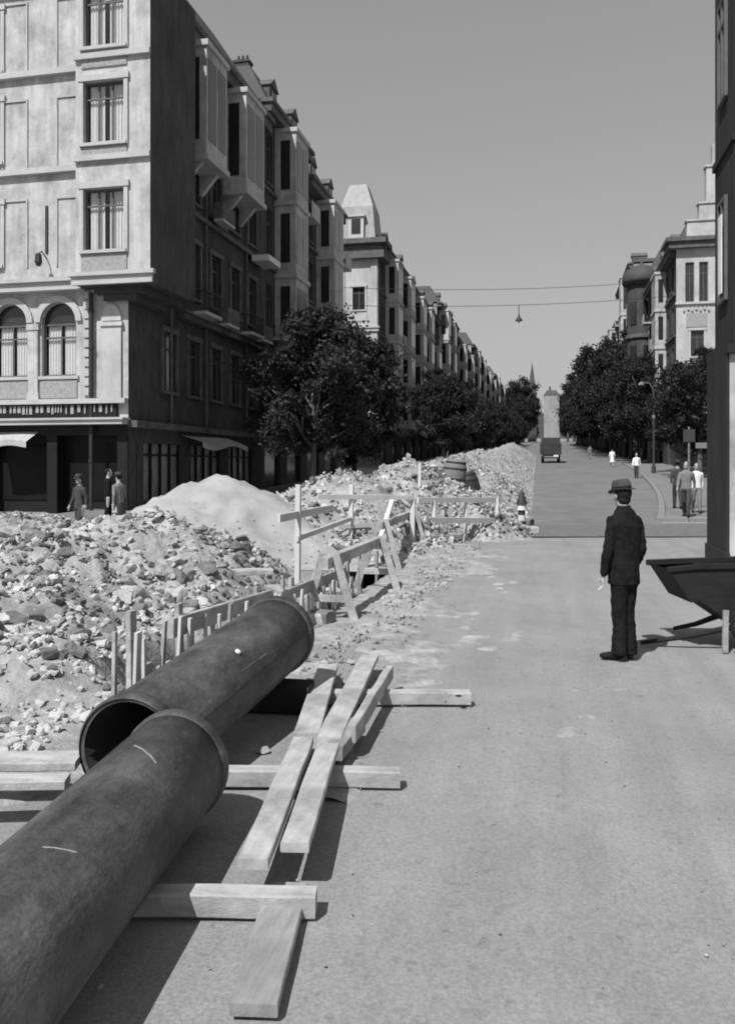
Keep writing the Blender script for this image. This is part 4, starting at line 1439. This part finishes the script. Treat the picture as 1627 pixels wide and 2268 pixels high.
# ------------------------------------------------------------------ trench shoring
sh = thing('trench_shoring', 'row of short upright boards and a top rail lining the trench behind the pipe', 'shoring', (0, 0, 0))
for v, hh, w, lean in ((5.35, .62, .09, .03), (6.15, .55, .08, -.02), (6.75, .34, .10, .02), (7.3, .40, .05, .05), (7.6, .37, .12, 0), (8.0, .42, .05, -.04), (8.35, .30, .10, .03), (8.7, .40, .06, 0), (9.1, .36, .12, .04), (9.6, .26, .08, -.05), (10.2, .33, .12, 0), (10.9, .22, .10, .05), (11.7, .28, .1, 0), (12.6, .3, .09, .04), (13.8, .2, .1, 0), (15.2, .26, .1, .03)):
    MB().beam((-2.80, v, -.5), (-2.80 - abs(lean), v + lean, hh + .26), w, .04, .004, roll=R(90)).build('board', M['wood' if hh > .3 else 'wood_g'], sh)
for k in range(26):
    v = 6.4 + k * .44
    MB().beam((-3.70, v, -.85), (-3.70, v + rnd.uniform(-.03, .03), -.02 + rnd.uniform(-.1, .14)), .28, .04, .004, roll=R(90)).build('board', M['wood_g' if k % 3 else 'wood'], sh)
rk = random.Random(21)
for k in range(34):
    v = 5.0 + k * .215 + rk.uniform(-.04, .04)
    hh = max(.34, .79 - .019 * k) + rk.uniform(-.07, .07)
    MB().beam((-2.74, v, -.1), (-2.74 + rk.uniform(-.05, .05), v + rk.uniform(-.05, .05), hh), rk.choice((.035, .045, .07)), .025, .003, roll=R(90)).build('picket', M['white' if k % 3 else 'wood'], sh)
MB().beam((-2.78, 5.9, .66), (-2.80, 8.3, .53), .05, .15, .005).build('rail', M['wood'], sh)
MB().beam((-2.80, 8.6, .47), (-2.82, 11.6, .38), .05, .14, .005).build('rail', M['wood_g'], sh)
for v in (7.2, 9.2, 11, 13.5):
    MB().tube([(-3.68, v, -.2), (-2.82, v, -.2)], .06, 8).build('strut', M['wood_g'], sh)
for (x0, y0, x1, y1, z, w, lab) in ((522, 1268, 603, 1266, .62, .26, 'short pale board lying on the rubble, casting a black shadow, left of the trestle'),
                                    (600, 1300, 680, 1330, .2, .2, 'pale board tipped down into the trench beyond the far pipe end')):
    timber('plank', lab, 'plank', px(x0, y0, z), px(x1, y1, z), w, .06, M['wood_x'], .006)
timber('plank', 'thick pale plank end resting across the trench next to the block', 'plank', px(560, 1345, .24), px(690, 1290, .24), .2, .05, M['wood_x'], .006)

# ------------------------------------------------------------------ trestle barrier
def trestle(label, p0, p1, hgt, splay=.32, group='trestles along the trench'):
    p0, p1 = Vector(p0), Vector(p1)
    c = (p0 + p1) / 2
    t = thing('trestle', label, 'trestle', c, 0, group)
    d = (p1 - p0).normalized()
    r_ = Vector((d.y, -d.x, 0))
    a0, a1 = p0 - c, p1 - c
    MB().beam(a0 - d * .25 + Vector((0, 0, hgt)), a1 + d * .3 + Vector((0, 0, hgt)), .12, .14, .008).build('beam', M['wood'], t)
    for e in (a0, a1):
        for s in (-1, 1):
            MB().beam(e + r_ * s * splay - Vector((0, 0, 0)), e + r_ * s * .07 + Vector((0, 0, hgt + .10)), .105, .055, .006, roll=R(20)).build('leg', M['wood'], t)
        MB().beam(e + r_ * splay * .62 + Vector((0, 0, hgt * .38)), e - r_ * splay * .62 + Vector((0, 0, hgt * .38)), .03, .09, .004).build('brace', M['wood'], t)
    return t
foot0, foot1 = px(785, 1378, 0), px(879, 1307, 0)
d = (foot1 - foot0).normalized()
r_ = Vector((d.y, -d.x, 0))
trestle('nearest wooden trestle at the edge of the trench, beyond the far pipe end', foot0 - r_ * .32, foot1 - r_ * .32, .72)
f2, f3 = px(905, 1262, 0), px(960, 1217, 0)
trestle('farther wooden trestle behind the first, beside the tall fence post', f2 - Vector((.5, 0, 0)), f3 - Vector((.5, 0, 0)), .8)

# pale fence of posts and rails in front of the bank
fn = thing('barrier_fence', 'rough pale fence of tall posts and rails before the earth bank', 'fence', (0, 0, 0))
posts = [(px(658, 1292, 0), 1.58, .085), (px(776, 1236, 0), 1.5, .09), (px(912, 1226, 0), 1.2, .10)]
for p, h, w in posts:
    MB().beam(p + Vector((0, 0, -.3)), p + Vector((.02, 0, h)), w, w, .008).build('post', M['white'], fn)
P0, P1, P2 = [q[0] for q in posts]
off = Vector((.02, -.07, 0))
for a, c, z0, z1, w in ((P1 - (P2 - P1) * .5, P2, 1.27, 1.20, .1), (P0 - (P1 - P0) * .25, P1 * .6 + P0 * .4, 1.1, 1.1, .12), (P1 - (P2 - P1) * .2, P1.lerp(P2, .6), .66, .66, .1), (P0, P1, .72, .8, .09)):
    MB().beam(a + off + Vector((0, 0, z0)), c + off + Vector((0, 0, z1)), .04, w, .005).build('rail', M['white'], fn)
tp = at(927, 1100, 21.5)
MB().beam((tp.x, tp.y, .2), (tp.x + .03, tp.y, 1.95), .08, .08, .008).build('post', M['white'], fn)
MB().beam(px(835, 1215, .35), at(868, 1108, 16.6), .09, .05, .005).build('brace', M['white'], fn)

# plank barrier and stone blocks at the head of the bank
bf = thing('plank_barrier', 'low barrier of long planks and stakes along the foot of the bank by the road', 'barrier', (0, 0, 0))
for (xa, ya, xb, yb, d0, d1, w) in ((925, 1108, 1112, 1106, 19.5, 21.8, .13), (940, 1152, 1108, 1153, 19.5, 21.8, .14), (935, 1196, 1020, 1188, 19, 20.5, .12)):
    MB().beam(at(xa, ya, d0), at(xb, yb, d1), .05, w, .006).build('rail', M['white'], bf)
for x, d0 in ((960, 19.9), (1030, 20.8), (1100, 21.6)):
    p = at(x, HY, d0)
    MB().beam((p.x, p.y, -.1), (p.x, p.y + .02, 1.05), .09, .09, .006).build('stake', M['white'], bf)
blk = SM[7]
for k, (x, y, s) in enumerate(((1128, 1182, .42), (1152, 1186, .5), (1172, 1184, .4), (1075, 1190, .4), (1045, 1192, .36), (1010, 1200, .4), (985, 1206, .36), (1140, 1172, .45), (1165, 1166, .42), (1110, 1176, .45), (965, 1214, .34), (700, 1345, .34), (712, 1382, .30), (726, 1330, .3), (690, 1385, .26))):
    p = px(x, y, 0)
    o = link('kerb_block' if k < 11 else 'paving_block', SM[6 + k % 4], None, (p.x, p.y, s * .27), rnd.uniform(0, 3))
    o.scale = (s, s * .9, s * .8)
    lab = ['squared stone block in the row at the foot of the bank, nearest the truck lane', 'large squared stone block under the banded warning post', 'squared stone block at the right tip of the bank', 'stone block below the end of the plank barrier', 'small stone block midway along the plank barrier', 'stone block at the left foot of the plank barrier', 'small stone block left of the plank barrier', 'stone block behind the warning post', 'upper stone block at the right tip of the bank', 'stone block just left of the warning post', 'smallest stone block next to the farther trestle',
           'squared stone block in the trench mouth beside the near trestle', 'squared paving block on the paving just past the pipe end', 'squared stone block leaning behind the near trestle leg', 'small paving block close to the pipe rim'][k]
    tag(o, lab, 'stone block', 'squared stone blocks')

# banded warning post at the tip of the bank
p = at(1155, 1150, 24.0)
w = thing('warning_post', 'short black and white banded warning post with a pointed cap on the bank tip', 'warning post', (p.x, p.y, max(.3, berm_h(p.x, p.y)) + G(p.y)))
MB().lathe([(.11, 0), (.10, .16)], 12).build('base', M['white'], w)
MB().lathe([(.10, .162), (.095, .30)], 12).build('band', M['iron'], w)
MB().lathe([(.13, .302), (.13, .46)], 12).build('band', M['chalk'], w)
MB().lathe([(.16, .462), (.12, .6), (.02, .86)], 12).build('cap', M['iron'], w)
# tar barrels by the bank
for k, (x, d0, lean, lab) in enumerate(((1003, 24.5, .1, 'upright grey barrel among the rubble behind the plank barrier'), (1046, 26.0, -.25, 'tilted black tar barrel in the hollow of the bank'))):
    p = at(x, HY, d0)
    z = G(p.y) + max(0, berm_h(p.x, p.y)) * .75
    t = thing('barrel', lab, 'barrel', (p.x, p.y, z))
    t.rotation_euler = (0, lean, 0)
    MB().lathe([(.27, 0), (.33, .25), (.34, .45), (.33, .65), (.27, .9), (.25, .9), (.25, .86)], 18).build('staves', M['cloth_m' if k == 0 else 'truck'], t, smooth=True)
    for zz in (.12, .3, .6, .78):
        rr = .27 + .07 * math.sin(math.pi * zz / .9)
        MB().lathe([(rr, zz), (rr + .012, zz), (rr + .012, zz + .05), (rr, zz + .05)], 18, closed=True).build('hoop', M['iron'], t)

# ------------------------------------------------------------------ handcart at the right edge
def handcart():
    c = Vector((3.22 - .0, 8.75, 0))
    o = at(1690, HY, 8.6)
    t = thing('handcart', 'dark wooden tipping handcart with shafts resting on the paving at the right edge', 'handcart', (o.x, o.y, 0), YAW)
    # local x to the right across the view, y away
    def L(px_, py_, d):
        p = at(px_, py_, d) - Vector((o.x, o.y, 0))
        q = Matrix.Rotation(-YAW, 3, 'Z') @ Vector((p.x, p.y, p.z))
        return q
    yN, yF = 8.6, 9.25
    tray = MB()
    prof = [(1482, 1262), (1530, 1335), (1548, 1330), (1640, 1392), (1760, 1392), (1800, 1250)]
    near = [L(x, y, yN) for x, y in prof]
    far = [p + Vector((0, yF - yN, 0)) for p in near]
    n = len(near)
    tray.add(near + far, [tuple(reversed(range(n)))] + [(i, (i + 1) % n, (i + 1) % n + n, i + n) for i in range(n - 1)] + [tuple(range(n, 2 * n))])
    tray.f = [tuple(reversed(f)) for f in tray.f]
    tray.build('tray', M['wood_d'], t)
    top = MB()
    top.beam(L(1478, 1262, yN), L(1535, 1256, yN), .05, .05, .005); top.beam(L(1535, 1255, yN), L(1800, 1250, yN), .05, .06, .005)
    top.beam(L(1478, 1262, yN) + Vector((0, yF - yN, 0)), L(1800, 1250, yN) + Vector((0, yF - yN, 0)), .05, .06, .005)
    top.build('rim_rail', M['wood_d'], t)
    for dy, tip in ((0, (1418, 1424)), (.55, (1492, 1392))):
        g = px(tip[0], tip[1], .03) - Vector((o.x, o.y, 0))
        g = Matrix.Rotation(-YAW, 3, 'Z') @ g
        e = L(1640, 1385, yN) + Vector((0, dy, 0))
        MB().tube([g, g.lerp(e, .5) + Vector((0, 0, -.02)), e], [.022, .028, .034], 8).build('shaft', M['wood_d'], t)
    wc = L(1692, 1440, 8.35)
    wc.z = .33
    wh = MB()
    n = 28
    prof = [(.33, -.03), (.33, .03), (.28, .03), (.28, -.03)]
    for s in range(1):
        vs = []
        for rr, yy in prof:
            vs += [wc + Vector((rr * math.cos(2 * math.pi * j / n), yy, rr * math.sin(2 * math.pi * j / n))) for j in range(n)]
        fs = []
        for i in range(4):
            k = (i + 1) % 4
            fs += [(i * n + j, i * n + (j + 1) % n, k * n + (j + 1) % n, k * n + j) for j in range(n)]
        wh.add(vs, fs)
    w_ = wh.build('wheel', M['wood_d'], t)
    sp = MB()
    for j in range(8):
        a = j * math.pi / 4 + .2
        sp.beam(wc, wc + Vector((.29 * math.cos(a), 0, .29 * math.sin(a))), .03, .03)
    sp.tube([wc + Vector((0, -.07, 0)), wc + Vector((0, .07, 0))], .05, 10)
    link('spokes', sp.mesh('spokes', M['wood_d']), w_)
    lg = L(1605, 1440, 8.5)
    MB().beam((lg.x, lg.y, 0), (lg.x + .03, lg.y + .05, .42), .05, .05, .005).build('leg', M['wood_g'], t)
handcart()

# ------------------------------------------------------------------ truck, wires, lamp, posts
def truck():
    p = at(1219, HY, 90)
    t = thing('truck', 'dark lorry seen from behind, driving up the street beside the earth bank', 'truck', (p.x, p.y, G(p.y)))
    t.rotation_euler.x = math.atan(.034)
    w = 1.12
    MB().box(-w, w, 0, 4.2, .95, 1.12).box(-w, w, 0, .05, 1.123, 2.0).box(-w, -w + .05, .053, 4.2, 1.123, 2.0).box(w - .05, w, .053, 4.2, 1.123, 2.0).build('load_bed', M['truck'], t)
    MB().box(-w - .02, w + .02, -.02, 4.2, 2.003, 2.08).box(-1.0, 1.0, .2, 4.1, 1.3, 2.75).build('canvas_load', M['cloth_d'], t)
    MB().box(-.95, .95, 4.3, 5.8, .7, 2.6).build('cab', M['truck'], t)
    MB().box(-.55, .55, 5.8, 7.2, .7, 1.6).build('bonnet', M['truck'], t)
    for x in (-.85, .85):
        for y in (1.0, 6.2):
            wl_ = MB()
            wl_.tube([(x - .14, y, .46), (x + .14, y, .46)], .46, 20)
            o = wl_.build('wheel', M['tyre'], t)
            link('rim', MB().tube([(x - .15, y, .46), (x + .15, y, .46)], .25, 14).mesh('rim', M['cloth_m']), o)
    MB().box(-.9, .9, -.06, .06, .55, .68).build('bumper', M['iron'], t)
    MB().box(-1.0, -.8, -.05, -.022, .78, .9).build('tail_lamp', M['cloth_m'], t)
    MB().box(.3, .8, -.05, -.022, .72, .9).build('number_plate', M['cloth_w'], t)
truck()

def wire(label, p0, p1, sag, rad, name='overhead_wire'):
    p0, p1 = Vector(p0), Vector(p1)
    pts = []
    for i in range(25):
        t = i / 24
        q = p0.lerp(p1, t)
        q.z -= sag * 4 * t * (1 - t)
        pts.append(q)
    o = MB().tube([q - p0 for q in pts], rad, 5).build(name, M['iron'], None, False, p0)
    return tag(o, label, 'wire', 'wires across the street')
wire('upper overhead wire stretched across the sky between the house rows', (-15.1, 62, 15.3), (10.95, 84, 19.4), .45, .022)
wire('lower overhead wire carrying the hanging street lamp', (-15.1, 60, 13.6), (10.95, 82, 17.5), .4, .022)
t = .465
lamp_p = Vector((-15.1, 60, 13.6)).lerp(Vector((10.95, 82, 17.5)), t)
lamp_p.z -= .4 * 4 * t * (1 - t)
tx = at(1145, HY, 66)
k = (tx.x + 15.1) / 26.05
lamp_p = Vector((-15.1, 60, 13.6)).lerp(Vector((10.95, 82, 17.5)), k)
lamp_p.z -= .4 * 4 * k * (1 - k)
lt = thing('hanging_street_lamp', 'street lamp with a conical shade hanging from the wire over the road', 'street lamp', lamp_p)
MB().tube([(0, 0, 0), (0, 0, -.75)], .03, 8).build('rod', M['iron'], lt)
MB().lathe([(.06, -.75), (.09, -.95), (.30, -1.25), (.31, -1.3), (.26, -1.28)], 16).build('shade', M['iron'], lt)
MB().ell((0, 0, -1.32), .12, .12, .15).build('bulb', M['frame_w'], lt, smooth=True)

# lamp post and stop sign on the right pavement
p = at(1447, HY, 62)
t = thing('lamp_post', 'slim grey lamp post on the right pavement under the turret', 'lamp post', (p.x, p.y, G(p.y) + .13))
MB().lathe([(.16, 0), (.16, .5), (.10, .6), (.075, 1.0), (.06, 6.2)], 12).build('column', M['cloth_d'], t)
MB().lathe([(.1, 4.0), (.13, 4.05), (.13, 4.2), (.1, 4.25)], 12, closed=True).build('collar', M['cloth_m'], t)
MB().tube([(0, 0, 6.1), (-.3, -.1, 6.6), (-.9, -.2, 6.7)], .035, 8).build('arm', M['cloth_m'], t)
MB().lathe([(.22, 0), (.2, .1), (.06, .22)], 12, (-.9, -.2, 6.48)).build('lamp_head', M['cloth_m'], t)
p = at(1525, HY, 30.5)
t = thing('stop_sign_post', 'post with small pale sign plates behind the walkers on the right', 'sign', (p.x, p.y, G(p.y) + .13))
MB().lathe([(.06, 0), (.04, .3), (.035, 3.0)], 10).build('post', M['cloth_m'], t)
MB().box(-.20, .20, -.06, -.036, 2.45, 2.9).build('plate', M['cloth_d'], t)
MB().box(.22, .62, -.055, -.035, 2.22, 2.42).build('plate', M['cloth_m'], t)

# ------------------------------------------------------------------ people
def remesh(mb, name, mats, voxel, smooth=6, zone=None, parent=None, disp=None):
    me = mb.mesh(name + '_src', mats[0])
    o = bpy.data.objects.new(name, me)
    col.objects.link(o)
    rm = o.modifiers.new('r', 'REMESH')
    rm.mode = 'VOXEL'
    rm.voxel_size = voxel
    s = o.modifiers.new('s', 'SMOOTH')
    s.iterations = smooth
    s.factor = .5
    dg = bpy.context.evaluated_depsgraph_get()
    new = bpy.data.meshes.new_from_object(o.evaluated_get(dg))
    o.modifiers.clear()
    o.data = new
    new.name = name
    new.materials.clear()
    for m in mats:
        new.materials.append(m)
    if disp:
        for v in new.vertices:
            v.co = disp(v.co.copy())
    idx = [zone(p.center) if zone else 0 for p in new.polygons]
    new.polygons.foreach_set("material_index", idx)
    new.polygons.foreach_set("use_smooth", [True] * len(new.polygons))
    if parent:
        o.parent = parent
    return o

def head_parts(b, c, turn=0.0, s=1.0):
    """Head facing +y, turned by turn: skull, jaw, nose, ears, neck below."""
    q = Matrix.Rotation(turn, 3, 'Z')
    P = lambda x, y, z: c + q @ Vector((x * s, y * s, z * s))
    b.ell(P(0, -.01, .03), .074 * s, .094 * s, .098 * s, q, 18, 12)
    b.ell(P(0, .028, -.055), .056 * s, .062 * s, .066 * s, q, 14, 9)
    b.ell(P(0, .094, -.015), .014 * s, .02 * s, .026 * s, q, 8, 6)
    b.ell(P(0, .08, -.062), .024 * s, .014 * s, .010 * s, q, 8, 6)
    for sx in (-1, 1):
        b.ell(P(sx * .078, -.005, -.005), .012 * s, .022 * s, .034 * s, q, 8, 6)
        b.ell(P(sx * .03, .076, .018), .018 * s, .012 * s, .012 * s, q, 8, 6)
def hand_parts(b, wrist, d, side, s=1.0, curl=.5, thick=1.0):
    """Relaxed hand hanging along d, five separate bent fingers, thumb towards +y."""
    wrist, d = Vector(wrist), Vector(d).normalized()
    fwd = Vector((0, 1, 0))
    fwd = (fwd - d * fwd.dot(d)).normalized()
    nrm = d.cross(fwd) * side                    # palm side
    pc = wrist + d * .045 * s
    b.cap(wrist, .022 * s, wrist + d * .06 * s, .026 * s)
    for k in range(4):
        off = fwd * (.028 - k * .0185) * s
        root = wrist + d * .075 * s + off
        ln = (.074, .082, .076, .060)[k] * s
        rad = .0088 * s * thick
        a = root + d * ln * .45 + nrm * ln * .08 * curl
        e = root + d * ln * .8 + nrm * ln * .38 * curl
        f = root + d * ln * .95 + nrm * ln * .62 * curl
        b.cap(wrist + d * .03 * s + off * .8, rad * 1.15, root, rad * 1.15)
        b.cap(root, rad * 1.08, a, rad); b.cap(a, rad, e, rad * .92); b.cap(e, rad * .92, f, rad * .8)
    tr = wrist + d * .028 * s + fwd * .026 * s
    ta = tr + (d * .6 + fwd * .6 + nrm * .3).normalized() * .036 * s
    tb = ta + (d * .9 + fwd * .2 + nrm * .4).normalized() * .032 * s
    b.cap(tr, .0125 * s, ta, .011 * s); b.cap(ta, .011 * s, tb, .009 * s)
def shoe(b, ankle, dirv, L=.27, w=.046):
    ankle = Vector(ankle)
    d = Vector((dirv[0], dirv[1], 0)).normalized()
    q = Matrix.Rotation(math.atan2(d.y, d.x) - math.pi / 2, 3, 'Z')
    base = Vector((ankle.x, ankle.y, 0))
    b.ell(base + d * .04 + Vector((0, 0, .04)), w, L * .5, .042, q, 14, 8)
    b.ell(base + d * .12 + Vector((0, 0, .034)), w * 1.05, L * .26, .034, q, 12, 8)
    b.cap(base + Vector((0, 0, .05)), w * .9, base + Vector((0, 0, .12)), w * .82)
def hat(parent, c, turn, tilt, m, s=1.0, brim=.145):
    b = MB()
    q = Matrix.Rotation(turn, 3, 'Z') @ Matrix.Rotation(tilt, 3, 'X')
    n = 30
    rings = []
    for r_x, r_y, z, wave in ((brim, brim * 1.13, .002, 1), (brim + .004, brim * 1.13 + .004, .008, 1), (.092, .113, .014, 0), (.089, .110, .05, 0), (.085, .104, .085, 0), (.072, .088, .113, .5), (.04, .055, .118, 0)):
        rg = []
        for j in range(n):
            a = 2 * math.pi * j / n
            zz = z + (.016 * abs(math.cos(a)) ** 3 - .02 * max(0, math.sin(a)) ** 2 if wave == 1 else 0) - (.012 * (abs(math.cos(a)) < .35) if wave == .5 else 0)
            rg.append(Vector(c) + q @ Vector((r_x * math.cos(a), r_y * math.sin(a), zz)) * s)
        rings.append(rg)
    b.loft(rings)
    o = b.build('hat', m, parent, smooth=True)
    bd = MB()
    bd.loft([[Vector(c) + q @ Vector((rx * math.cos(2 * math.pi * j / n), ry * math.sin(2 * math.pi * j / n), z)) * s for j in range(n)] for rx, ry, z in ((.0935, .1145, .015), (.0915, .1125, .042))], caps=False)
    link('hat_band', bd.mesh('hat_band', M['shoe'], True), o)
    return o
def oval(c, rx, ry, z, n=28, p=2.4, turn=0.0):
    out = []
    for j in range(n):
        a = 2 * math.pi * j / n
        ca, sa = math.cos(a), math.sin(a)
        x = rx * math.copysign(abs(ca) ** (2 / p), ca)
        y = ry * math.copysign(abs(sa) ** (2 / p), sa)
        out.append(Vector((c[0] + x * math.cos(turn) - y * math.sin(turn), c[1] + x * math.sin(turn) + y * math.cos(turn), z)))
    return out

def walking_man():
    p = px(1381, 1461, 0)
    t = thing('person', 'man in dark suit and brimmed hat standing on the crossing with his back turned', 'person', (p.x, p.y, 0), YAW + R(16))
    t.scale = (.94, .96, 1.0)
    # facing +y (away from the camera), slightly to the left
    b = MB()
    hc = Vector((-.008, .03, 1.595))
    head_parts(b, hc, R(6), .98)
    b.cap((0, -.005, 1.40), .058, (-.004, .01, 1.53), .054)
    # torso, legs and arms inside the clothes
    b.loft([oval((0, 0), .13, .09, .86), oval((0, 0), .145, .10, 1.0), oval((0, 0), .14, .10, 1.15), oval((0, 0), .17, .10, 1.32), oval((0, 0), .10, .07, 1.43)])
    for s in (-1, 1):
        b.cap((s * .064, 0, .88), .06, (s * .058, .01, .48), .034); b.cap((s * .058, .01, .48), .034, (s * .07, -.01, .09), .026)
    # left arm hanging, right arm bent to the pocket
    b.cap((-.15, 0, 1.36), .046, (-.195, -.025, 1.08), .040); b.cap((-.195, -.025, 1.08), .040, (-.222, .03, .83), .026)
    b.cap((.15, 0, 1.36), .046, (.175, -.05, 1.09), .040); b.cap((.175, -.05, 1.09), .040, (.135, .07, .88), .03)
    hand_parts(b, (-.222, .032, .82), (-.03, .10, -1), -1, 1.0, .8)
    hand_parts(b, (.135, .06, .88), (-.25, .1, -1), 1, .9, .3)
    remesh(b, 'body', [M['skin']], .009, 4, None, t)
    hb = MB()
    q = Matrix.Rotation(R(6), 3, 'Z')
    hb.ell(hc + q @ Vector((0, -.025, .03)), .083, .095, .10, q, 18, 12)
    hb.ell(hc + q @ Vector((0, -.045, -.035)), .070, .055, .062, q, 14, 9)
    hb.build('hair', M['hair'], t, smooth=True)
    hat(t, hc + Vector((0, -.005, .045)), R(22), R(-7), M['felt'], .95, .132)
    # jacket
    j = MB()
    j.loft([oval((0, -.005), .158, .125, .735), oval((0, -.005), .160, .13, .82), oval((0, 0), .152, .125, .95), oval((0, 0), .150, .118, 1.08), oval((0, 0), .165, .12, 1.20), oval((0, -.008), .176, .112, 1.30), oval((0, -.012), .160, .092, 1.365), oval((0, -.01), .11, .078, 1.425), oval((0, 0), .070, .066, 1.475)])
    j.cap((-.148, -.008, 1.345), .060, (-.198, -.028, 1.08), .054); j.cap((-.198, -.028, 1.08), .054, (-.226, .02, .855), .046)
    j.cap((.148, -.008, 1.345), .060, (.178, -.052, 1.09), .056); j.cap((.178, -.052, 1.09), .056, (.145, .05, .90), .05)
    def fold(co):
        k = .013 * fbm(co.x * 8, co.y * 8, co.z * 4) + .0085 * (max(0, 1 - 2.2 * abs(fbm(co.x * 5 + co.z * 3, co.y * 5, co.z * 7))) ** 2 - .2) + .002 * math.sin(co.z * 30 + co.x * 9 + 3 * fbm(co.x * 5, co.y * 5, co.z * 5))
        n = Vector((co.x, co.y, 0))
        return co + n.normalized() * k if n.length > 1e-4 else co
    remesh(j, 'jacket', [M['cloth_k']], .011, 5, None, t, fold)
    MB().loft([oval((0, .0), .070, .066, 1.468), oval((0, .002), .066, .064, 1.498), oval((0, .002), .061, .059, 1.497), oval((0, 0), .064, .06, 1.468)], caps=False).build('collar', M['cloth_k'], t, smooth=True)
    for kx_, z0_, z1_ in ((0, .74, .95), (-.10, .98, 1.0), (.10, .98, 1.0)):
        sm = MB()
        if kx_ == 0:
            sm.tube([(.004, -.142, .742), (.002, -.136, .85), (0, -.128, .96)], .004, 5)
            sm.build('vent', M['shoe'], t)
    tr = MB()
    tr.loft([oval((0, 0), .142, .112, .72), oval((0, 0), .15, .12, .84), oval((0, 0), .145, .11, .95)])
    for sg, kx, ax_ in ((-1, .062, .070), (1, .060, .076)):
        tr.loft([oval((sg * .064, 0), .080, .10, .84), oval((sg * .062, sg * .008), .077, .094, .72), oval((sg * (kx - .004), .012 + sg * .012), .067, .080, .47), oval((sg * kx, sg * .012), .064, .077, .28), oval((sg * ax_, -.012 + sg * .012), .070, .092, .055)])
    remesh(tr, 'trousers', [M['cloth_k']], .010, 4, None, t, lambda co: co + Vector((co.x, co.y, 0)).normalized() * (.010 * fbm(co.x * 8, co.y * 8, co.z * 5) + .0095 * (max(0, 1 - 2.2 * abs(fbm(co.x * 5, co.y * 5, co.z * (5 + 5 * (co.z < .35)) + 4))) ** 2 - .2) * (1.2 - co.z)))
    for (ax, dr) in (((-.076, .0), (-.85, .55)), ((.072, -.005), (.35, .9))):
        s = MB()
        shoe(s, (ax[0], ax[1], .1), dr, .235, .038)
        remesh(s, 'shoe', [M['shoe']], .008, 3, None, t)
walking_man()

def walker(loc, rz, label, top, bottom, hat_m=None, stride=.2, hgt=1.72, skirt=False, group='passers-by', bag=False):
    k = hgt / 1.72
    t = thing('person', label, 'person', loc, rz, group)
    t.scale = (k, k, k)
    b = MB()
    hc = Vector((0, .02, 1.595))
    head_parts(b, hc, 0)
    b.cap((0, 0, 1.38), .055, (0, .01, 1.53), .05)
    b.loft([oval((0, 0), .155, .115, .80), oval((0, 0), .155, .11, .95), oval((0, 0), .145, .105, 1.08), oval((0, 0), .178, .11, 1.26), oval((0, 0), .185, .105, 1.35), oval((0, 0), .12, .08, 1.42), oval((0, 0), .06, .055, 1.45)])
    f = stride
    if skirt:
        b.loft([oval((0, 0), .15, .11, .9), oval((0, 0), .19, .15, .7), oval((0, 0), .22, .18, .46)])
        b.cap((-.07, f * .4, .5), .05, (-.07, f * .8, .1), .036); b.cap((.07, -f * .4, .5), .05, (.07, -f * .9, .1), .036)
    else:
        b.cap((-.085, 0, .86), .095, (-.085, f * .7, .48), .075); b.cap((-.085, f * .7, .48), .075, (-.085, f * .9, .10), .058)
        b.cap((.085, 0, .86), .095, (.085, -f * .2, .48), .075); b.cap((.085, -f * .2, .48), .075, (.085, -f * 1.1, .12), .058)
    shoe(b, (-.08, f * .9, .1), (-.1, 1)); shoe(b, (.08, -f * 1.05, .1), (.1, 1))
    for s, g in ((-1, -f), (1, f)):
        el = Vector((s * .225, g * .35 - .02, 1.10)); wr = Vector((s * .225, g * .9 + .06, .88))
        b.cap((s * .175, 0, 1.34), .062, el, .05); b.cap(el, .05, wr, .036)
        hand_parts(b, wr, (0, .15, -1), s, 1.0, .6, 1.3)
    def zone(c):
        if c.z > 1.445 or (abs(c.x) > .16 and c.z < .90 and c.z > .6): return 0
        if c.z < .085: return 3
        if skirt and c.z < .46: return 0
        return 1 if c.z > .88 else 2
    remesh(b, 'body', [M['skin'], M[top], M[bottom], M['shoe']], .014, 3, zone, t)
    MB().ell(hc + Vector((0, -.02, .035)), .082, .093, .095, None, 14, 9).build('hair', M['hair'], t, smooth=True)
    if hat_m:
        hat(t, hc + Vector((0, 0, .055)), 0, 0, M[hat_m], 1.0, .13)
    return t
def stand(x, y, d, *a, **k):
    p = at(x, HY, d)
    z = G(p.y) + (.13 if (p.y > 28.9 and p.x > K(p.y) + .2) or (p.x < -9 and p.y > 26.5) else 0)
    return walker((p.x, p.y, z), *a, **k)
# walkers on the right pavement
stand(1519, 0, 27.5, R(165), 'walker in pale jacket and dark trousers nearest the corner house on the right', 'cloth_m', 'cloth_d', None, .26, 1.8)
stand(1500, 0, 31, R(0), 'walker in dark coat behind the pale-jacketed one on the right', 'cloth_d', 'cloth_d', 'felt', .2, 1.76)
stand(1541, 0, 29, R(180), 'walker in white shirt half hidden by the dark corner house', 'cloth_w', 'cloth_m', None, .2, 1.72)
stand(1409, 0, 57, R(170), 'small figure in white shirt on the kerb past the standing man', 'cloth_w', 'cloth_d', None, .22, 1.72)
stand(1355, 0, 78, R(0), 'distant figure in white standing at the right kerb', 'cloth_w', 'cloth_w', None, .15, 1.72, True)
stand(1306, 0, 105, R(0), 'most distant grey figure by the right-hand trees', 'cloth_m', 'cloth_m', None, .2, 1.75)
# people by the dark shop on the left
stand(239, 0, 25.5, R(-60), 'bare-headed man in black coat beside the dark shop at far left', 'cloth_k', 'cloth_k', None, .1, 1.78)
stand(263, 0, 23.5, R(70), 'figure in grey top and dark skirt standing before the dark shop', 'cloth_m', 'cloth_d', 'felt', .1, 1.66, True)
stand(176, 0, 22.0, R(160), 'bystander in dark coat and hat farthest left behind the rubble', 'cloth_d', 'cloth_d', 'felt', .1, 1.62)
